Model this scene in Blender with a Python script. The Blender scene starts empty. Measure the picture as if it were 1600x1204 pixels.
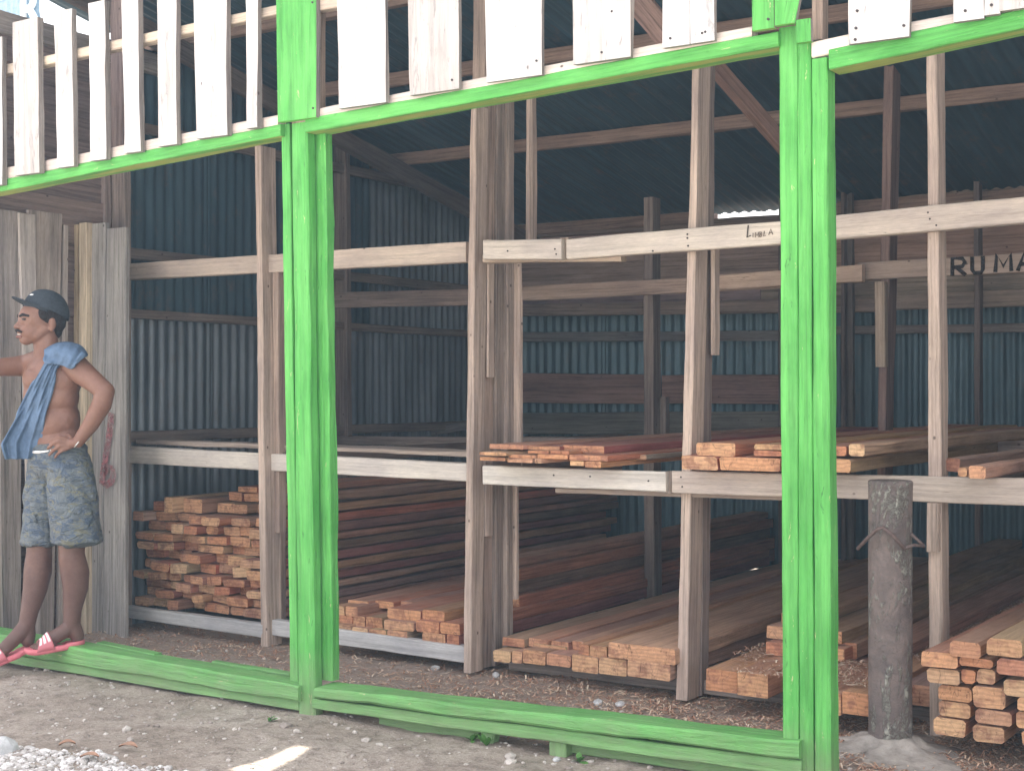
import bpy, bmesh, math, random
from mathutils import Vector, Matrix, noise
from mathutils.bvhtree import BVHTree
R_ = math.radians
rnd = random.Random(7)
SC = bpy.context.scene
COL = SC.collection

# ------------------------------------------------------------ camera, world, sun
F = 2229.0; HOR = 606.0; CZ = 1.31
YAW = R_(32.87)
VD = Vector((-math.sin(YAW), math.cos(YAW), 0)); RD = Vector((math.cos(YAW), math.sin(YAW), 0))
cam = bpy.data.cameras.new('camera'); co = bpy.data.objects.new('camera', cam); COL.objects.link(co)
cam.sensor_width = 36; cam.lens = 36 * F / 1600; cam.shift_y = 4 / 1600
co.location = (0, 0, CZ); co.rotation_euler = (R_(90), 0, YAW)
cam.clip_start = 0.05; cam.clip_end = 600
SC.camera = co
SUN_EL = R_(62); SUN_AZ = R_(-12)      # azimuth measured from +Y towards +X
sd = Vector((math.sin(SUN_AZ) * math.cos(SUN_EL), math.cos(SUN_AZ) * math.cos(SUN_EL), math.sin(SUN_EL)))
w = bpy.data.worlds.new('World'); SC.world = w; w.use_nodes = True
nt = w.node_tree; bg = nt.nodes['Background']
sky = nt.nodes.new('ShaderNodeTexSky'); sky.sky_type = 'NISHITA'; sky.sun_disc = False
sky.sun_elevation = SUN_EL; sky.sun_rotation = SUN_AZ; sky.air_density = 1.2; sky.dust_density = 3.0
# thin bright cloud veil over the blue: the sky seen through the gaps is white
mx = nt.nodes.new('ShaderNodeMix'); mx.data_type = 'RGBA'; mx.inputs[0].default_value = .55
nt.links.new(sky.outputs[0], mx.inputs[6]); mx.inputs[7].default_value = (10.2, 9.5, 9.1, 1)
nt.links.new(mx.outputs[2], bg.inputs[0]); bg.inputs[1].default_value = 0.115
sl = bpy.data.lights.new('sun', 'SUN'); sl.energy = 5.0; sl.angle = R_(0.5); sl.color = (1, .95, .87)
so = bpy.data.objects.new('sun', sl); COL.objects.link(so)
so.rotation_euler = (-sd).to_track_quat('-Z', 'Y').to_euler()
SC.view_settings.view_transform = 'Standard'; SC.view_settings.look = 'None'
SC.view_settings.exposure = 1.7; SC.view_settings.gamma = 1
SC.render.engine = 'CYCLES'
SC.cycles.max_bounces = 10; SC.cycles.diffuse_bounces = 6

# ------------------------------------------------------------ pixel -> world
def ray(px, py):
    return VD + RD * ((px - 800) / F) + Vector((0, 0, -(py - HOR) / F))
CAM = Vector((0, 0, CZ))
def WY(px, py, Y):
    d = ray(px, py); return CAM + d * (Y / d.y)
def WX(px, py, X):
    d = ray(px, py); return CAM + d * (X / d.x)
def WZ(px, py, Z):
    d = ray(px, py); return CAM + d * ((Z - CZ) / d.z)

# ------------------------------------------------------------ materials
def mat(name):
    m = bpy.data.materials.new(name); m.use_nodes = True
    return m, m.node_tree, m.node_tree.nodes['Principled BSDF']
def N(t, kind, **kw):
    n = t.nodes.new(kind)
    for k, v in kw.items():
        if k in ('operation', 'blend_type', 'data_type', 'feature', 'wave_type', 'bands_direction', 'noise_dimensions', 'musgrave_type', 'distance', 'clamp_factor'):
            setattr(n, k, v)
        else:
            n.inputs[k].default_value = v
    return n
def ramp(t, src, pts):
    r = t.nodes.new('ShaderNodeValToRGB'); e = r.color_ramp.elements
    while len(e) < len(pts): e.new(.5)
    for i, (p, c) in enumerate(pts):
        e[i].position = p; e[i].color = (c, c, c, 1) if not isinstance(c, tuple) else (*c, 1)
    t.links.new(src, r.inputs[0]); return r.outputs[0]
def mixc(t, fac, a, b, mode='MIX'):
    n = t.nodes.new('ShaderNodeMix'); n.data_type = 'RGBA'; n.blend_type = mode
    for s, v in ((n.inputs[0], fac), (n.inputs[6], a), (n.inputs[7], b)):
        if isinstance(v, (int, float)): s.default_value = v
        elif isinstance(v, tuple): s.default_value = (*v, 1)
        else: t.links.new(v, s)
    return n.outputs[2]
def mth(t, op, a, b=None):
    n = t.nodes.new('ShaderNodeMath'); n.operation = op
    for s, v in ((n.inputs[0], a), (n.inputs[1], b)):
        if v is None: continue
        if isinstance(v, (int, float)): s.default_value = v
        else: t.links.new(v, s)
    return n.outputs[0]
def uvcoord(t, scale, rand=True, src='uv'):
    if src == 'uv':
        u = t.nodes.new('ShaderNodeUVMap'); out = u.outputs[0]
    else:
        u = t.nodes.new('ShaderNodeTexCoord'); out = u.outputs[3]
    if rand:
        oi = t.nodes.new('ShaderNodeObjectInfo')
        m = mth(t, 'MULTIPLY', oi.outputs['Random'], 37.0)
        a = t.nodes.new('ShaderNodeVectorMath'); a.operation = 'ADD'
        t.links.new(out, a.inputs[0]); t.links.new(m, a.inputs[1]); out = a.outputs[0]
    v = t.nodes.new('ShaderNodeVectorMath'); v.operation = 'MULTIPLY'
    t.links.new(out, v.inputs[0]); v.inputs[1].default_value = scale
    return v.outputs[0]
def noi(t, vec, scale=1, detail=4, rough=.6, dist=0):
    n = N(t, 'ShaderNodeTexNoise', Scale=scale, Detail=detail, Roughness=rough, Distortion=dist)
    t.links.new(vec, n.inputs['Vector']); return n.outputs[0]
def bump(t, b, h, strength, dist):
    n = N(t, 'ShaderNodeBump', Strength=strength, Distance=dist)
    t.links.new(h, n.inputs['Height']); t.links.new(n.outputs[0], b.inputs['Normal'])

def wood_mat(name, contrast=1.0, spots=0.0, bumps=.5, dust=0):
    m, t, b = mat(name)
    oi = t.nodes.new('ShaderNodeObjectInfo')
    g = noi(t, uvcoord(t, (2.2, 75, 1)), 1, 6, .62, .35)
    g2 = noi(t, uvcoord(t, (1.1, 12, 1)), 1, 5, .6, .8)
    p = noi(t, uvcoord(t, (2.4, 5, 1)), 1, 4, .6)
    fine = noi(t, uvcoord(t, (30, 260, 1)), 1, 3, .7)
    c = mixc(t, 1, oi.outputs['Color'], ramp(t, g, [(.28, max(.0, 1 - .5 * contrast)), (.5, .95), (.72, 1 + .16 * contrast)]), 'MULTIPLY')
    c = mixc(t, 1, c, ramp(t, g2, [(.3, 1 - .28 * contrast), (.6, 1.06)]), 'MULTIPLY')
    c = mixc(t, 1, c, ramp(t, p, [(.32, (.80, .78, .80)), (.66, (1.1, 1.08, 1.04))]), 'MULTIPLY')
    c = mixc(t, 1, c, ramp(t, fine, [(.3, .86), (.7, 1.08)]), 'MULTIPLY')
    # cracks along the grain
    cr = noi(t, uvcoord(t, (.9, 30, 1)), 1, 3, .5, .2)
    crf = ramp(t, cr, [(.495, 0.0), (.5, 1.0), (.505, 0.0)])
    crm = mth(t, 'MULTIPLY', crf, ramp(t, p, [(.5, 0.), (.6, .55)]))
    c = mixc(t, crm, c, (.03, .022, .018))
    if spots:
        vo = N(t, 'ShaderNodeTexVoronoi', Scale=1.0); t.links.new(uvcoord(t, (7, 9, 1)), vo.inputs['Vector'])
        sf = ramp(t, vo.outputs['Distance'], [(.03, 1.0), (.07, 0.0)])
        c = mixc(t, mth(t, 'MULTIPLY', sf, spots), c, (.06, .045, .04))
    if dust:
        geo = t.nodes.new('ShaderNodeNewGeometry'); sn = t.nodes.new('ShaderNodeSeparateXYZ'); t.links.new(geo.outputs['Normal'], sn.inputs[0])
        dn = noi(t, geo.outputs['Position'], 7, 5, .7)
        c = mixc(t, mth(t, 'MULTIPLY', ramp(t, sn.outputs[2], [(.6, 0.), (.9, dust)]), ramp(t, dn, [(.35, .3), (.65, 1.)])), c, (.50, .33, .245))
    t.links.new(c, b.inputs['Base Color']); b.inputs['Roughness'].default_value = .86
    b.inputs['Specular IOR Level'].default_value = .25
    hh = mth(t, 'ADD', g, mth(t, 'MULTIPLY', g2, .8)); hh = mth(t, 'SUBTRACT', hh, mth(t, 'MULTIPLY', crm, .8))
    hh = mth(t, 'ADD', hh, mth(t, 'MULTIPLY', fine, .3))
    bump(t, b, hh, bumps, .006)
    return m
M_WOOD = wood_mat('rough weathered timber', 1.0, .8)
M_PALE = wood_mat('pale sawn timber', .55, .9, .35)
M_LUM = wood_mat('fresh sawn hardwood', .95, 0, .5, .5)

def end_mat():
    m, t, b = mat('sawn end grain')
    oi = t.nodes.new('ShaderNodeObjectInfo')
    base = ramp(t, oi.outputs['Random'], [(0, (.60, .29, .15)), (.22, (.66, .38, .20)), (.4, (.52, .22, .12)), (.55, (.50, .29, .17)), (.7, (.70, .47, .26)), (.85, (.58, .27, .14)), (1, (.40, .17, .10))])
    base = mixc(t, .28, base, oi.outputs['Color'])
    p = noi(t, uvcoord(t, (16, 16, 1)), 1, 3, .6, .3)
    c = mixc(t, ramp(t, p, [(.5, 0.), (.62, .55)]), base, (.22, .09, .07))
    saw = noi(t, uvcoord(t, (22, 300, 1)), 1, 3, .6, .5)
    c = mixc(t, 1, c, ramp(t, saw, [(.3, .88), (.7, 1.08)]), 'MULTIPLY')
    d = noi(t, uvcoord(t, (45, 45, 1)), 1, 4, .7)
    c = mixc(t, 1, c, ramp(t, d, [(.3, .78), (.65, 1.08)]), 'MULTIPLY')
    wv = N(t, 'ShaderNodeTexWave', Scale=14.0, Distortion=5.0, Detail=2.0); wv.wave_type = 'RINGS'; t.links.new(uvcoord(t, (1, 1.6, 1)), wv.inputs['Vector'])
    c = mixc(t, 1, c, ramp(t, wv.outputs['Fac'], [(.1, .86), (.7, 1.05)]), 'MULTIPLY')
    ck = noi(t, uvcoord(t, (12, 3, 1)), 1, 3, .5, 1.5); c = mixc(t, ramp(t, ck, [(.494, 0.), (.5, .7), (.506, 0.)]), c, (.06, .035, .028))
    t.links.new(c, b.inputs['Base Color']); b.inputs['Roughness'].default_value = .9
    b.inputs['Specular IOR Level'].default_value = .2
    bump(t, b, mth(t, 'ADD', saw, d), .5, .004)
    return m
M_END = end_mat()

def paint_mat():
    m, t, b = mat('bright green paint on rough timber')
    g = noi(t, uvcoord(t, (2.5, 60, 1)), 1, 6, .62, .4)
    p = noi(t, uvcoord(t, (3, 7, 1)), 1, 4, .6)
    k = noi(t, uvcoord(t, (9, 45, 1)), 1, 5, .7, .6)
    z = noi(t, uvcoord(t, (25, 60, 1)), 1, 3, .7)
    c = mixc(t, ramp(t, p, [(.35, 0.), (.65, 1.)]), (.075, .35, .065), (.135, .48, .11))
    c = mixc(t, 1, c, ramp(t, g, [(.3, .68), (.6, 1.06)]), 'MULTIPLY')
    c = mixc(t, ramp(t, k, [(.655, 0.), (.69, .7)]), c, (.60, .56, .30))
    c = mixc(t, ramp(t, k, [(.30, .75), (.36, 0.)]), c, (.035, .14, .035))
    c = mixc(t, ramp(t, z, [(.66, 0.), (.75, .5)]), c, (.05, .25, .05))
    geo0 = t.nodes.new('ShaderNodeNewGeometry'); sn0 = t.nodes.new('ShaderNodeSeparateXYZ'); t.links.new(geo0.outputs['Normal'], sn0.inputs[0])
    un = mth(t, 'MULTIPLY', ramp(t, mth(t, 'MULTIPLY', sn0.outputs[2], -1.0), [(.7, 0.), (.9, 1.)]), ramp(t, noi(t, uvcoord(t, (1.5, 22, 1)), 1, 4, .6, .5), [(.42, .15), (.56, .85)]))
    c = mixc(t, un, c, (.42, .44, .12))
    # splashed mud near the ground: brown film with an uneven edge
    geo = t.nodes.new('ShaderNodeNewGeometry'); sx = t.nodes.new('ShaderNodeSeparateXYZ'); t.links.new(geo.outputs['Position'], sx.inputs[0])
    hgt = mth(t, 'ADD', sx.outputs[2], mth(t, 'MULTIPLY', noi(t, geo.outputs['Position'], 9, 4, .6), .22))
    c = mixc(t, ramp(t, hgt, [(.10, .55), (.36, .0)]), c, (.30, .27, .20))
    t.links.new(c, b.inputs['Base Color']); b.inputs['Roughness'].default_value = .62
    b.inputs['Specular IOR Level'].default_value = .35
    bump(t, b, mth(t, 'ADD', g, mth(t, 'MULTIPLY', k, .8)), .9, .008)
    return m
M_GREEN = paint_mat()
def white_mat():
    m, t, b = mat('whitewashed sawn board')
    g = noi(t, uvcoord(t, (2.5, 45, 1)), 1, 6, .62, .5)
    p = noi(t, uvcoord(t, (2.2, 8, 1)), 1, 4, .65, .4)
    dg = noi(t, uvcoord(t, (5, 26, 1)), 1, 6, .75, 1.5)
    c = mixc(t, ramp(t, p, [(.45, 0.), (.7, .5)]), (.62, .605, .60), (.45, .40, .365))
    c = mixc(t, 1, c, ramp(t, g, [(.3, .72), (.55, 1.0)]), 'MULTIPLY')
    c = mixc(t, ramp(t, dg, [(.34, .75), (.44, 0.)]), c, (.27, .26, .26))
    vo = N(t, 'ShaderNodeTexVoronoi', Scale=1.0); t.links.new(uvcoord(t, (6, 9, 1)), vo.inputs['Vector'])
    c = mixc(t, ramp(t, vo.outputs['Distance'], [(.03, .9), (.06, 0.0)]), c, (.15, .13, .13))
    oi = t.nodes.new('ShaderNodeObjectInfo'); c = mixc(t, 1, c, ramp(t, oi.outputs['Random'], [(0, (.78, .75, .73)), (.5, (1, 1, 1)), (1, (.9, .9, .91))]), 'MULTIPLY')
    t.links.new(c, b.inputs['Base Color']); b.inputs['Roughness'].default_value = .85
    bump(t, b, mth(t, 'ADD', g, dg), .35, .004)
    return m
M_WHITE = white_mat()

def metal_mat(name, c1, c2, rust=.2, rough=.45, met=.35):
    m, t, b = mat(name)
    oi = t.nodes.new('ShaderNodeObjectInfo')
    p = noi(t, uvcoord(t, (3, 1.2, 1)), 1, 5, .6, .5)
    s = noi(t, uvcoord(t, (22, 1.5, 1)), 1, 5, .7)
    c = mixc(t, ramp(t, p, [(.3, 0.), (.7, 1.)]), c1, c2)
    c = mixc(t, 1, c, ramp(t, oi.outputs['Random'], [(0, .72), (1, 1.18)]), 'MULTIPLY')
    c = mixc(t, 1, c, ramp(t, s, [(.3, .62), (.7, 1.18)]), 'MULTIPLY')
    r = noi(t, uvcoord(t, (9, 4, 1)), 1, 6, .75)
    c = mixc(t, ramp(t, r, [(.55, 0.), (.72, rust * 1.6)]), c, (.17, .10, .07))
    t.links.new(c, b.inputs['Base Color']); b.inputs['Metallic'].default_value = met
    t.links.new(ramp(t, s, [(.3, rough - .08), (.7, rough + .15)]), b.inputs['Roughness'])
    bump(t, b, s, .12, .003)
    return m
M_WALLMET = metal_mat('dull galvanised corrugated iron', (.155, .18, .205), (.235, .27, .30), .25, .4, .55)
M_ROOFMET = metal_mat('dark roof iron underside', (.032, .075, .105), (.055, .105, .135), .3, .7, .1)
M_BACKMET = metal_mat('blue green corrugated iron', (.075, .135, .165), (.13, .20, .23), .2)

def plain(name, c, rough=.7, spec=.3, nscale=20, var=.2, bmp=.1, met=0):
    m, t, b = mat(name)
    tc = t.nodes.new('ShaderNodeTexCoord')
    n = noi(t, tc.outputs[3], nscale, 5, .65)
    cc = mixc(t, 1, c, ramp(t, n, [(.3, 1 - var), (.7, 1 + var)]), 'MULTIPLY')
    t.links.new(cc, b.inputs['Base Color']); b.inputs['Roughness'].default_value = rough
    b.inputs['Specular IOR Level'].default_value = spec; b.inputs['Metallic'].default_value = met
    if bmp: bump(t, b, n, bmp, .01)
    return m

# ------------------------------------------------------------ object helpers
def tag(o, label=None, cat=None, group=None, kind=None):
    if label: o['label'] = label
    if cat: o['category'] = cat
    if group: o['group'] = group
    if kind: o['kind'] = kind
    elif label: o['kind'] = 'thing'
    return o
def empty(name, loc, label, cat, group=None):
    o = bpy.data.objects.new(name, None); COL.objects.link(o); o.location = loc; o.empty_display_size = .1
    return tag(o, label, cat, group)
def root_loc(o):
    v = Vector((0, 0, 0))
    while o is not None: v = v + Vector(o.location); o = o.parent
    return v
def link(name, me, mats, parent=None, color=None, origin=None, smooth=False):
    """verts are in world space; they are moved into the parent's (or their own) frame"""
    o = bpy.data.objects.new(name, me); COL.objects.link(o)
    if parent is not None:
        off = root_loc(parent); o.parent = parent
    else:
        if origin is None:
            vs = [v.co for v in me.vertices]
            origin = Vector((sum(v.x for v in vs) / len(vs), sum(v.y for v in vs) / len(vs), min(v.z for v in vs)))
        off = Vector(origin); o.location = off
    me.transform(Matrix.Translation(-off))
    for m in (mats if isinstance(mats, (list, tuple)) else [mats]): me.materials.append(m)
    if color: o.color = (*color, 1)
    if smooth:
        for p in me.polygons: p.use_smooth = True
    return o
def mesh(verts, faces, uvs=None, mi=None):
    me = bpy.data.meshes.new('mesh'); me.from_pydata([tuple(v) for v in verts], [], faces)
    if uvs:
        l = me.uv_layers.new(name='UVMap'); i = 0
        for f in uvs:
            for u in f: l.data[i].uv = u; i += 1
    if mi:
        for p, k in zip(me.polygons, mi): p.material_index = k
    me.validate(clean_customdata=False); me.update()
    return me
def beam_mesh(cA, uA, vA, cB, uB, vB, seed=0, wob=.004, ch=.005, seg=.09, bow=0.0, rough_end=0.0):
    """hewn timber: 8-sided chamfered section swept from A to B; uneven edges"""
    r = random.Random(seed); L = (cB - cA).length; n = max(2, min(60, int(L / seg)))
    ax = (cB - cA).normalized(); verts = []; rings = []
    off = r.random() * 100
    hu, hv = uA.length, vA.length
    sgn = [(1, 1), (-1, 1), (-1, -1), (1, -1)]
    for i in range(n + 1):
        f = i / n; c = cA.lerp(cB, f); u = uA.lerp(uB, f); v = vA.lerp(vB, f)
        un = u.normalized(); vn = v.normalized(); lu, lv = u.length, v.length
        c = c + un * (bow * math.sin(math.pi * f))
        cs = []
        for k, (a, b) in enumerate(sgn):
            q1 = noise.noise(Vector((f * L * 2.2, off + k * 9.7, 0))) + .5 * noise.noise(Vector((f * L * 9, off + k * 9.7, 4)))
            q2 = noise.noise(Vector((f * L * 2.2, off + k * 9.7, 33))) + .5 * noise.noise(Vector((f * L * 9, off + k * 9.7, 37)))
            e = ch * (1 + .8 * noise.noise(Vector((f * L * 6, off + k * 3.1, 71))))
            e = min(e, lu * .6, lv * .6)
            cu = a * lu + q1 * wob; cv = b * lv + q2 * wob
            p1 = (cu, cv - b * e); p2 = (cu - a * e, cv)
            cs += [p1, p2] if k % 2 == 0 else [p2, p1]
        ring = []
        for (x, y) in cs:
            d = 0
            if rough_end and i in (0, n): d = rough_end * noise.noise(Vector((x * 30, y * 30, off + i)))
            ring.append(len(verts)); verts.append(c + un * x + vn * y + ax * d)
        rings.append((ring, cs, f * L))
    faces = []; uvs = []; mi = []
    per = [0]
    cs0 = rings[0][1]
    for k in range(8):
        a = cs0[k]; b = cs0[(k + 1) % 8]; per.append(per[-1] + math.hypot(a[0] - b[0], a[1] - b[1]))
    for i in range(n):
        A, _, la = rings[i]; B, _, lb = rings[i + 1]
        for k in range(8):
            k2 = (k + 1) % 8
            faces.append((A[k], A[k2], B[k2], B[k])); mi.append(0)
            uvs.append([(la, per[k]), (la, per[k + 1]), (lb, per[k + 1]), (lb, per[k])])
    for (ring, cs, _), rev in ((rings[0], True), (rings[-1], False)):
        idx = list(range(8))
        if rev: idx = idx[::-1]
        faces.append([ring[k] for k in idx]); mi.append(1); uvs.append([(cs[k][0] , cs[k][1]) for k in idx])
    return mesh(verts, faces, uvs, mi)
SEED = [100]
def fpost(parent, name, xl0, xr0, y0, xl1, xr1, y1, Y, depth, color=None, m=None, slope1=0, wob=.004, ch=.004, zmin=None, origin=None, endm=None, Y1=None, slope0=0, bow=0):
    """upright: its front face is given by pixels at the top (y0) and bottom (y1) on plane Y"""
    SEED[0] += 1
    Yb = Y if Y1 is None else Y1
    tl = WY(xl0, y0, Y); tr = WY(xr0, y0, Y); bl = WY(xl1, y1, Yb); br = WY(xr1, y1, Yb)
    if slope1 or slope0: pass
    A = (bl + br) / 2; B = (tl + tr) / 2
    if zmin is not None:
        f = (zmin - A.z) / (B.z - A.z); A = A.lerp(B, f)
    dv = Vector((0, depth / 2, 0))
    hx0 = Vector(((tr - tl).x / 2, 0, 0)); hx1 = Vector(((br - bl).x / 2, 0, 0))
    me = beam_mesh(A + dv, hx1, dv, B + dv, hx0, dv, SEED[0], wob, ch, bow=bow)
    o = link(name, me, [m or M_WOOD, endm or m or M_WOOD], parent, color, origin)
    return o
def fbeam(parent, name, x0, yt0, yb0, x1, yt1, yb1, Y, depth, color=None, m=None, wob=.004, ch=.004, endm=None, Y1=None, bow=0):
    SEED[0] += 1
    Y1 = Y if Y1 is None else Y1
    t0 = WY(x0, yt0, Y); b0 = WY(x0, yb0, Y); t1 = WY(x1, yt1, Y1); b1 = WY(x1, yb1, Y1)
    dv = Vector((0, depth / 2, 0))
    me = beam_mesh((t0 + b0) / 2 + dv, Vector((0, 0, (t0 - b0).z / 2)), dv, (t1 + b1) / 2 + dv, Vector((0, 0, (t1 - b1).z / 2)), dv, SEED[0], wob, ch, bow=bow)
    return link(name, me, [m or M_WOOD, endm or m or M_WOOD], parent, color)
def bar(parent, name, A, B, w_, h_, color=None, m=None, up=Vector((0, 0, 1)), wob=.004, ch=.004, endm=None, roll=0, rough_end=0, seg=.09):
    """timber between two world points, w_ sideways and h_ along 'up'"""
    SEED[0] += 1
    A = Vector(A); B = Vector(B); ax = (B - A).normalized()
    s = ax.cross(up).normalized(); v = s.cross(ax).normalized()
    if roll:
        q = Matrix.Rotation(roll, 3, ax); s = q @ s; v = q @ v
    me = beam_mesh(A, s * w_ / 2, v * h_ / 2, B, s * w_ / 2, v * h_ / 2, SEED[0], wob, ch, rough_end=rough_end, seg=seg)
    return link(name, me, [m or M_WOOD, endm or m or M_WOOD], parent, color)
def corr(parent, name, O, ax, al, width, length, m, nrm, pitch=.076, amp=.009, dent=.004, seed=0, uvo=(0, 0), top=None):
    """corrugated sheet: O corner, ax across the ribs, al along them"""
    nx = int(width / pitch * 8); ny = max(2, int(length / .25)); V = []; Fc = []; U = []
    for j in range(ny + 1):
        for i in range(nx + 1):
            a = width * i / nx; b = length * j / ny
            if top: b = top(a) * j / ny
            h = amp * math.sin(2 * math.pi * a / pitch) + dent * noise.noise(Vector((a * 2.2, b * 1.6, seed * 7.3)))
            V.append(O + ax * a + al * b + nrm * h)
    for j in range(ny):
        for i in range(nx):
            k = j * (nx + 1) + i
            Fc.append((k, k + 1, k + nx + 2, k + nx + 1))
            U.append([(width * ii / nx + uvo[0], length * jj / ny + uvo[1]) for ii, jj in ((i, j), (i + 1, j), (i + 1, j + 1), (i, j + 1))])
    return link(name, mesh(V, Fc, U), m, parent, smooth=True)
def text_mesh(s, size, thick=.002, font_w=0):
    cu = bpy.data.curves.new('t', 'FONT'); cu.body = s; cu.size = size; cu.extrude = thick; cu.offset = font_w
    o = bpy.data.objects.new('t', cu); COL.objects.link(o)
    dg = bpy.context.evaluated_depsgraph_get(); me = bpy.data.meshes.new_from_object(o.evaluated_get(dg))
    bpy.data.objects.remove(o); me.materials.clear(); return me
def join_polys(parts):
    V = []; Fc = []
    for v, f in parts:
        b = len(V); V += v; Fc += [tuple(i + b for i in q) for q in f]
    return V, Fc

G_NAT = (.45, .35, .28); G_GREY = (.33, .28, .25); G_PALE = (.60, .52, .45); G_BRN = (.30, .21, .17); G_DK = (.20, .15, .13)

# ============================================================ THE SHED
XL = -6.10; YB = 9.5
def roof_z(Y): return 2.56 + .205 * (YB - Y)
shed = empty('timber_shed', (XL, YB, 0), 'open lumber shed with dark corrugated iron roof, iron walls and plank end', 'shed')
# roof sheets (ribs run up the slope); a slot is added out of view to throw the sun patch
al = Vector((0, -1, .205)).normalized()
hole = WZ(438, 1178, 0) + sd * (1 / sd.z) * 3.35
rx = XL - .35; k = 0
def roof_sheet(x0, w_, ya, yb, dz=0):
    O = Vector((x0, ya, roof_z(ya) + dz)); L = (ya - yb) * math.sqrt(1 + .205 ** 2)
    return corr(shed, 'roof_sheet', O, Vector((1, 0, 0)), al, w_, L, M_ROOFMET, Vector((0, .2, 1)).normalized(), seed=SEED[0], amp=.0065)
while rx < 2.6:
    k += 1; SEED[0] += 1
    w0 = .80 + .076
    for (ya, yb, dz) in ((YB - .02, 6.7, 0), (6.9, 3.95, .022)):
        if ya < 8 and rx < hole.x + .06 and rx + w0 > hole.x - .06:
            # leave a slot around the hole
            if hole.x - .055 - rx > .05: roof_sheet(rx, hole.x - .055 - rx, ya, yb, dz + .004 * (k % 2))
            if rx + w0 - hole.x - .055 > .05: roof_sheet(hole.x + .055, rx + w0 - hole.x - .055, ya, yb, dz + .004 * (k % 2))
            roof_sheet(hole.x - .07, .14, ya, hole.y + .16, dz + .009); roof_sheet(hole.x - .07, .14, hole.y - .16, yb, dz + .009)
        else:
            roof_sheet(rx, w0, ya, yb, dz + .004 * (k % 2))
    rx += .80
for Yp in (4.1, 4.75, 5.75, 6.6, 7.75):
    z = roof_z(Yp) - .055
    bar(shed, 'purlin', (XL - .3, Yp, z), (2.5, Yp, z + .01), .05, .08, G_BRN, wob=.006)
bar(shed, 'purlin', (XL - .3, 9.36, roof_z(9.36) - .055), (-4.45, 9.36, roof_z(9.36) - .05), .05, .08, G_BRN)
bar(shed, 'purlin', (-3.4, 9.36, roof_z(9.36) - .055), (2.5, 9.36, roof_z(9.36) - .05), .05, .08, G_BRN)
for Xr in (-5.86, .9):
    bar(shed, 'rafter', (Xr, YB + .1, roof_z(YB + .1) - .16), (Xr, 4.0, roof_z(4.0) - .16), .05, .12, (.17, .135, .12), wob=.006)
# diagonal braces under the roof
bar(shed, 'brace', WY(1118, 105, 6.0), WY(1275, 285, 6.6), .05, .075, (.24, .15, .12))
bar(shed, 'brace', WY(985, -12, 5.2), WY(1052, 68, 5.2), .05, .1, (.26, .17, .14))
# left wall: corrugated sheets on girts
z1 = 1.70
Ys = [5.42, 6.155, 6.93, 7.70, 8.47, 9.24]; n = 0
for i, Y0 in enumerate(Ys):
    Y1 = Ys[i + 1] if i + 1 < len(Ys) else YB + .04
    ov = .05
    corr(shed, 'wall_sheet', Vector((XL - .05 + .006 * (i % 2), Y0, -.05)), Vector((0, 1, 0)), Vector((0, 0, 1)), Y1 - Y0 + ov, z1 + .05, M_WALLMET, Vector((1, 0, 0)), seed=i)
    f = lambda a, Y0=Y0: min(3.24, roof_z(Y0 + a) - .02) - (z1 - .04)
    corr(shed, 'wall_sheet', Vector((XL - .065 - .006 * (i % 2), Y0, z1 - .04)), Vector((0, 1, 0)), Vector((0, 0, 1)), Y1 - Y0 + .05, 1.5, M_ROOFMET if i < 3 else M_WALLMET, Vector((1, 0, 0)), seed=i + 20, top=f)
for z, hh in ((1.04, .06), (1.725, .05), (2.06, .06), (2.77, .06)):
    bar(shed, 'girt', (XL + .005, 5.3, z), (XL + .005, 9.35, z - .01), .04, hh, (.23, .18, .155))
# left wall, front part of horizontal planks
z = .02; k = 0
while z < 3.0:
    h = rnd.uniform(.17, .24)
    if z + h > 3.12: h = 3.12 - z
    bar(shed, 'wall_plank', (XL - .06 + .012 * (k % 2), 4.25, z + h / 2), (XL - .06 + .012 * (k % 2), 5.43, z + h / 2 - .02), .022, h + .01, rnd.choice([(.26, .20, .19), (.22, .17, .165), (.29, .22, .20)])); z += h; k += 1
bar(shed, 'wall_top_beam', (XL - .03, 4.0, 3.18), (XL - .03, 5.9, 3.15), .06, .11, (.42, .38, .36))
bar(shed, 'sun_blocker', (-6.2, 10.5, 3.25), (-1.8, 10.5, 3.25), 1.7, .03, G_DK)  # unseen slab added behind the shed to keep sun out of the roof gap
# back wall
for i in range(11):
    x0 = XL - .05 + i * .80
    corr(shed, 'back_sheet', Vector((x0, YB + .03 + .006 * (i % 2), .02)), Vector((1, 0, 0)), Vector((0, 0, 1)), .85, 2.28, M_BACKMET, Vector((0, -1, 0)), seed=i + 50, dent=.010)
x2 = 2.4
for (zc, hh, Y, c) in ((2.26, .40, 9.46, (.38, .285, .235)), (1.965, .18, 9.463, (.34, .26, .22)), ):
    xs = XL
    while xs < x2:
        L = rnd.uniform(1.8, 2.6); bar(shed, 'back_board', (xs, Y, zc), (min(xs + L, x2), Y, zc), .02, hh, tuple(q * rnd.uniform(.85, 1.15) for q in c)); xs += L + .004
def back(name, x0, yt0, yb0, x1, yt1, yb1, Y, d, c): fbeam(shed, name, x0, yt0, yb0, x1, yt1, yb1, Y, d, c)
back('top_plate', 790, 360, 374, 1222, 335, 349, 9.36, .05, (.25, .19, .16))
back('top_plate', 1222, 326, 342, 1640, 283, 308, 9.36, .05, (.30, .24, .2))
back('back_girt', 790, 476, 494, 1222, 467, 489, 9.3, .05, (.27, .21, .18))
back('back_girt', 1222, 470, 490, 1370, 465, 487, 9.3, .05, (.27, .21, .18))
back('back_girt', 1398, 462, 484, 1640, 449, 477, 9.28, .05, (.30, .24, .2))
back('back_girt', 790, 519, 534, 1222, 516, 532, 9.44, .04, (.20, .19, .19))
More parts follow.
